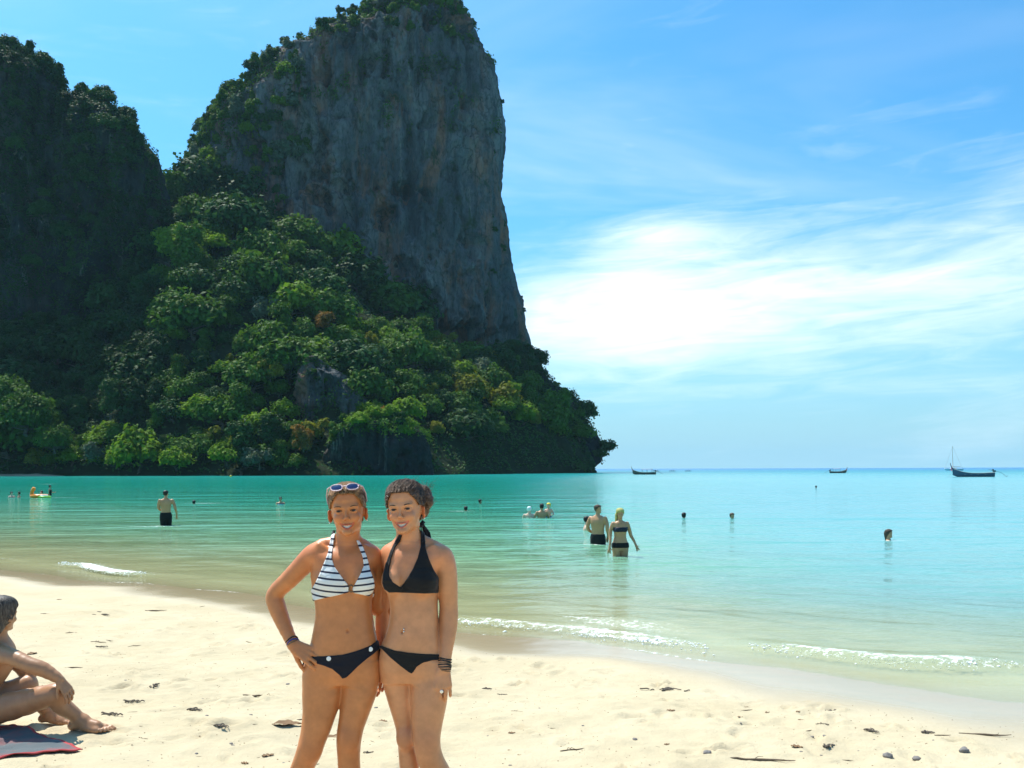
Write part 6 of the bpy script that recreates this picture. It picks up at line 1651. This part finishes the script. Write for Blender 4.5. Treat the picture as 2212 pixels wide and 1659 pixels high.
# sailing yacht
p = on_water(2060, 1016.3)
ya = empty('sailing_yacht', p - np.array([0, 0, .35]), R(168)); tag(ya, 'white sailing yacht with bare mast at the horizon', 'yacht')
V, x, half, top = loft_hull(11.5, 3.4, 1.5, 1.0, sheer=.45, vee=.6); boat_mesh('hull', V, m_gel, ya, .08)
boxes('deck', [((-.4, 0, 1.42), (9.0, 2.2, .08))], m_gel, ya)
cb = boxes('cabin', [((.2, 0, 1.75), (4.2, 1.8, .6)), ((-.4, 0, 2.1), (2.4, 1.5, .25))], m_gel, ya)
boxes('cabin_window', [((.5, -.92, 1.82), (2.6, .04, .22)), ((.5, .92, 1.82), (2.6, .04, .22))], m_eng, cb)
pipes('mast', [([(.8, 0, 1.4), (.8, 0, 16.5)], np.array([.14, .10]))], m_trim, ya, 8)
pipes('boom', [([(.7, 0, 2.9), (-4.0, 0, 2.9)], .16)], m_can, ya, 8)
pipes('rigging', [([(.8, 0, 16.2), (5.6, 0, 2.0)], .035), ([(.8, 0, 16.4), (-5.3, 0, 1.7)], .035), ([(.8, 0, 12), (.6, 1.6, 1.6)], .03), ([(.8, 0, 12), (.6, -1.6, 1.6)], .03)], m_eng, ya, 4)
# kayaks
for i, (kx, lb) in enumerate([(1417, 'kayak nearest the first longtail boat on the horizon'), (1452, 'kayak in the middle of the three on the horizon'), (1486, 'rightmost of the three kayaks on the horizon')]):
    p = on_water(kx, 1018.0)
    ky = empty('kayak', p - np.array([0, 0, .1]), R(4 + 3 * i)); tag(ky, lb, 'kayak', 'kayaks on the horizon')
    V, x, half, top = loft_hull(4.6, .8, .38, .5, sheer=.12); boat_mesh('hull', V, m_eng, ky)
    boxes('seat', [((-.7, 0, .3), (.5, .5, .1)), ((.7, 0, .3), (.5, .5, .1))], m_eng, ky)
    pipes('paddle', [([(-.2, -.9, .55), (.1, .9, 1.05)], .03)], m_eng, ky)
    for s_ in (-.7, .75):
        pp = np.array(p) + np.array([s_ * math.cos(R(4 + 3 * i)), s_ * math.sin(R(4 + 3 * i)), 0])
        figure(pp, R(90), 1.7, .62, f'{"rear" if s_ < 0 else "front"} paddler in the {lb}', 'paddlers on the horizon', tan2, m_hd, [[(-.19, 0, 1.36), (-.24, -.1, 1.2), (-.2, -.3, 1.15)], mir([(-.19, 0, 1.36), (-.24, -.1, 1.2), (-.2, -.3, 1.15)])], [('shirt', m_black, .95, 1.38, .02)], vox=.04, top_only=True)
# faint island far beyond the right end of the horizon
u_ = np.linspace(0, 1, 40); q_ = np.linspace(0, math.pi, 20)
IX = []
for a in u_:
    h = 42 * (a ** 1.3) * (1 + .15 * math.sin(a * 17)) + 3
    for th_ in q_: IX.append(W(1006, 469, 6500) + np.array([a * 900, -math.cos(th_) * 260, -3 + (h + 1) * math.sin(th_) ** .6]))
isl = obj('island', make_mesh('island', np.array(IX), grid_faces(40, 20), m_soil)); tag(isl, 'faint low island on the horizon at the right edge', 'island', kind='structure')
# ================================================================== THINGS WASHED UP ON THE SAND
def on_sand(dx_, dy_):
    D = 7.0
    for _ in range(12):
        p = WD(dx_, dy_, D); z = beach_z(p[0], p[1])
        D = D * (CAM_Z - z) / (CAM_Z - p[2])
    return WD(dx_, dy_, D)
m_twig = simple_mat('driftwood', (.15, .11, .075), .9, .1, .5, 30); m_dry = simple_mat('dry_leaf', (.20, .12, .065), .8, .15, .6, 25); m_stone = simple_mat('stone', (.20, .18, .165), .85, .2, .4, 30, bump=.5); m_weed = simple_mat('dry_seaweed', (.12, .10, .08), .9, .1, .6, 40)
def twig_mesh(seed, L):
    rg = np.random.default_rng(seed); x = np.linspace(-L / 2, L / 2, 9)
    p = np.stack([x, np.cumsum(rg.normal(0, L * .02, 9)), .006 + np.abs(np.cumsum(rg.normal(0, L * .006, 9)))], -1)
    T_ = [tube(p, np.interp(np.linspace(0, 1, 9), [0, .5, 1], [.004, .0065, .002]) * (L / .2) ** .5, 6)]
    for k in range(rg.integers(0, 3)):
        i = rg.integers(2, 7); T_.append(tube(np.stack([p[i], p[i] + [L * .08, rg.choice([-1, 1]) * L * .07, .012], p[i] + [L * .16, rg.choice([-1, 1]) * L * .10, .008]]), [.003, .002, .0012], 5))
    v, f = join_tubes(T_); return make_mesh('twig', v, f, m_twig)
def leaf_mesh(seed, L):
    rg = np.random.default_rng(seed); t_ = np.linspace(0, 1, 11); a = np.linspace(-1, 1, 7); V = []
    cu, cv = rg.uniform(.10, .25), rg.uniform(.05, .3)
    for q in t_:
        wd = L * .30 * math.sin(math.pi * min(q ** .8, 1)) + .001
        for s in a: V.append(((q - .5) * L, s * wd, .006 + cu * L * .35 * (q - .5) ** 2 * 2 + cv * wd * abs(s) ** 1.5 + .004 * math.sin(q * 19 + s * 4)))
    me = make_mesh('leaf', np.array(V), grid_faces(11, 7), m_dry); return me
def stone_mesh(seed, r):
    rg = np.random.default_rng(seed); th = np.linspace(0, 2 * np.pi, 16, endpoint=False); ph = np.linspace(.01, np.pi - .01, 10)
    T_, P_ = np.meshgrid(th, ph, indexing='ij'); d = np.stack([np.sin(P_) * np.cos(T_), np.sin(P_) * np.sin(T_), np.cos(P_)], -1).reshape(-1, 3)
    rr = r * (1 + .28 * vnoise(d[:, 0] * 1.6 + seed, d[:, 1] * 1.6, d[:, 2] * 1.6, seed) + .12 * vnoise(d[:, 0] * 4, d[:, 1] * 4, d[:, 2] * 4, seed))
    return make_mesh('stone', d * rr[:, None] * [1.25, 1, .68] + [0, 0, r * .38], grid_faces(16, 10, True), m_stone)
def weed_mesh(seed, L):
    rg = np.random.default_rng(seed); T_ = []
    for k in range(9):
        p0 = np.array([rg.normal(0, L * .35), rg.normal(0, L * .13), .004]); a = rg.uniform(-.6, .6); l_ = L * rg.uniform(.15, .45)
        t_ = np.linspace(-.5, .5, 5); p = p0 + np.stack([t_ * l_ * math.cos(a), t_ * l_ * math.sin(a) + .15 * l_ * np.sin(t_ * 6 + k), .008 + .010 * np.cos(t_ * 3) * rg.random()], -1)
        T_.append(tube(p, np.full(5, rg.uniform(.003, .007)), 5))
    v, f = join_tubes(T_); return make_mesh('seaweed', v, f, m_weed)
def put(me, name, dx_, dy_, label, cat, group=None, rz=None, sink=.004, s=1.0, tilt=0):
    p = on_sand(dx_, dy_); p = np.array([p[0], p[1], beach_z(p[0], p[1]) - sink])
    o = obj(name, me, None, p); o.rotation_euler = (tilt, 0, random.uniform(0, 6.28) if rz is None else rz); o.scale = (s, s, s)
    tag(o, label, cat, group); return o
put(leaf_mesh(1, .20), 'dry_leaf', 615, 1566, 'large curled dry leaf left of the legs of the person in stripes', 'leaf', rz=.1)
put(leaf_mesh(2, .13), 'dry_leaf', 716, 1592, 'small dry leaf between the legs of the person in stripes', 'leaf', rz=1.0)
put(weed_mesh(3, .20), 'seaweed_clump', 1440, 1491, 'dark seaweed clump largest on the sand right of centre', 'seaweed', rz=.1)
put(stone_mesh(4, .030), 'stone', 2078, 1624, 'round grey stone near the right corner of the sand', 'stone')
put(stone_mesh(5, .028), 'stone', 1912, 1635, 'grey stone second from the right at the bottom', 'stone')
put(stone_mesh(6, .022), 'stone', 1976, 1637, 'flat dark stone between the two round ones', 'stone')
put(stone_mesh(7, .026), 'stone', 1522, 1624, 'small grey stone alone at the bottom centre right', 'stone')
put(twig_mesh(8, .34), 'twig', 2120, 1586, 'long thin twig above the round grey stone', 'twig', rz=-.12)
put(twig_mesh(9, .40), 'twig', 1640, 1642, 'long straight twig at the bottom right of centre', 'twig', rz=-.16)
put(twig_mesh(10, .30), 'twig', 335, 1320, 'dark bent twig at the wet edge on the left', 'twig', rz=-.1)
put(weed_mesh(11, .16), 'seaweed_clump', 220, 1329, 'dark wrack piece left on the pale sand near the shore', 'seaweed', rz=0)
put(leaf_mesh(12, .12), 'dry_leaf', 65, 1413, 'dark leaf behind the shoulder of the seated person', 'leaf')
put(twig_mesh(13, .20), 'twig', 150, 1443, 'short dark twig right of the arm of the seated person', 'twig', rz=-.05)
put(twig_mesh(14, .26), 'twig', 555, 1503, 'curved thin twig in the middle of the left sand', 'twig', rz=-.1)
put(weed_mesh(15, .10), 'seaweed_clump', 330, 1483, 'small dark seaweed bit on the left sand', 'seaweed')
dr = np.random.default_rng(12)
proto = [('twig', [twig_mesh(30 + i, l) for i, l in enumerate((.10, .14, .19, .12))], 'twig', 'small dark twig washed up on the sand', 'small twigs on the sand'),
         ('dry_leaf', [leaf_mesh(40 + i, l) for i, l in enumerate((.06, .08, .05))], 'leaf', 'small curled dry leaf on the sand', 'small dry leaves on the sand'),
         ('pebble', [stone_mesh(50 + i, r) for i, r in enumerate((.010, .014, .008, .012))], 'pebble', 'small dark pebble on the sand', 'small pebbles on the sand'),
         ('seaweed_clump', [weed_mesh(60 + i, l) for i, l in enumerate((.09, .12, .15))], 'seaweed', 'scrap of dry seaweed on the sand', 'scraps of dry seaweed on the sand')]
cnt = 0
while cnt < 120:
    x_, y_ = dr.uniform(0, 2212), dr.uniform(1290, 1655)
    p = on_sand(x_, y_); s_ = float(shore_s(np.array(p[0]), np.array(p[1])))
    if s_ < 1.5 or (x_ < 190 and y_ > 1380): continue
    k = dr.choice(4, p=[.34, .16, .36, .14]); nm, ms, cat, lb, gr = proto[k]
    side = 'left of the two women' if x_ < 660 else ('right of the two women' if x_ < 1500 else 'on the far right')
    put(ms[dr.integers(len(ms))], nm, x_, y_, f'{lb} {side}', cat, f'{gr} {side}', rz=dr.normal(0, .35), s=dr.uniform(.4, 1.0)); cnt += 1
# coarse grains and shell grit: nobody could count it
gn = 4200; gx = dr.uniform(-5.5, 6.0, gn); gy = 4.9 + 8.5 * dr.random(gn) ** 1.5
ok = shore_s(gx, gy) > 1.0; gx, gy = gx[ok], gy[ok]
clus = fbm(gx * .9, gy * .9, None, 3, 71) + .6 * dr.random(len(gx)) > .15; gx, gy = gx[clus], gy[clus]
tet = np.array([[1, .2, -.3], [-.7, .8, -.2], [-.4, -.9, -.25], [.1, 0, .7]]); tf = np.array([[0, 1, 3], [1, 2, 3], [2, 0, 3], [0, 2, 1]])
vs_ = []
for x_, y_ in zip(gx, gy):
    a = dr.uniform(0, 6.28); r = dr.uniform(.0015, .0055); ca, sa = math.cos(a), math.sin(a)
    vs_.append(tet @ np.array([[ca, sa, 0], [-sa, ca, 0], [0, 0, 1]]) * r * [1.4, 1, .9] + [x_, y_, beach_z(x_, y_) + r * .25])
gi = np.arange(len(gx))[:, None, None] * 4 + tf[None]
gro = obj('shell_grit', make_mesh('shell_grit', np.concatenate(vs_), gi.reshape(-1, 3), m_dry, False)); tag(gro, 'dark shell grit and crumbs strewn over the sand', 'grit', kind='stuff')
# ================================================================== sea haze: one closed box of thin air round the whole scene
hzm = bpy.data.materials.new('haze'); hzm.use_nodes = True; t = hzm.node_tree; t.nodes.clear()
pv = N(t, 'ShaderNodeVolumePrincipled'); pv.inputs['Color'].default_value = (.50, .86, 1.0, 1); pv.inputs['Density'].default_value = .00005
mo = N(t, 'ShaderNodeOutputMaterial'); t.links.new(pv.outputs[0], mo.inputs['Volume'])
lo, hi = np.array([-50000, -2000, -34.0]), np.array([50000, 15500, 300.0])
hv = np.array([[x, y, z] for x in (lo[0], hi[0]) for y in (lo[1], hi[1]) for z in (lo[2], hi[2])])
hf_ = np.array([[0, 1, 3, 2], [4, 6, 7, 5], [0, 4, 5, 1], [2, 3, 7, 6], [0, 2, 6, 4], [1, 5, 7, 3]])
hzo = obj('haze', make_mesh('haze', hv, hf_, hzm, False)); tag(hzo, 'thin blue sea haze over the bay', 'haze', kind='stuff')
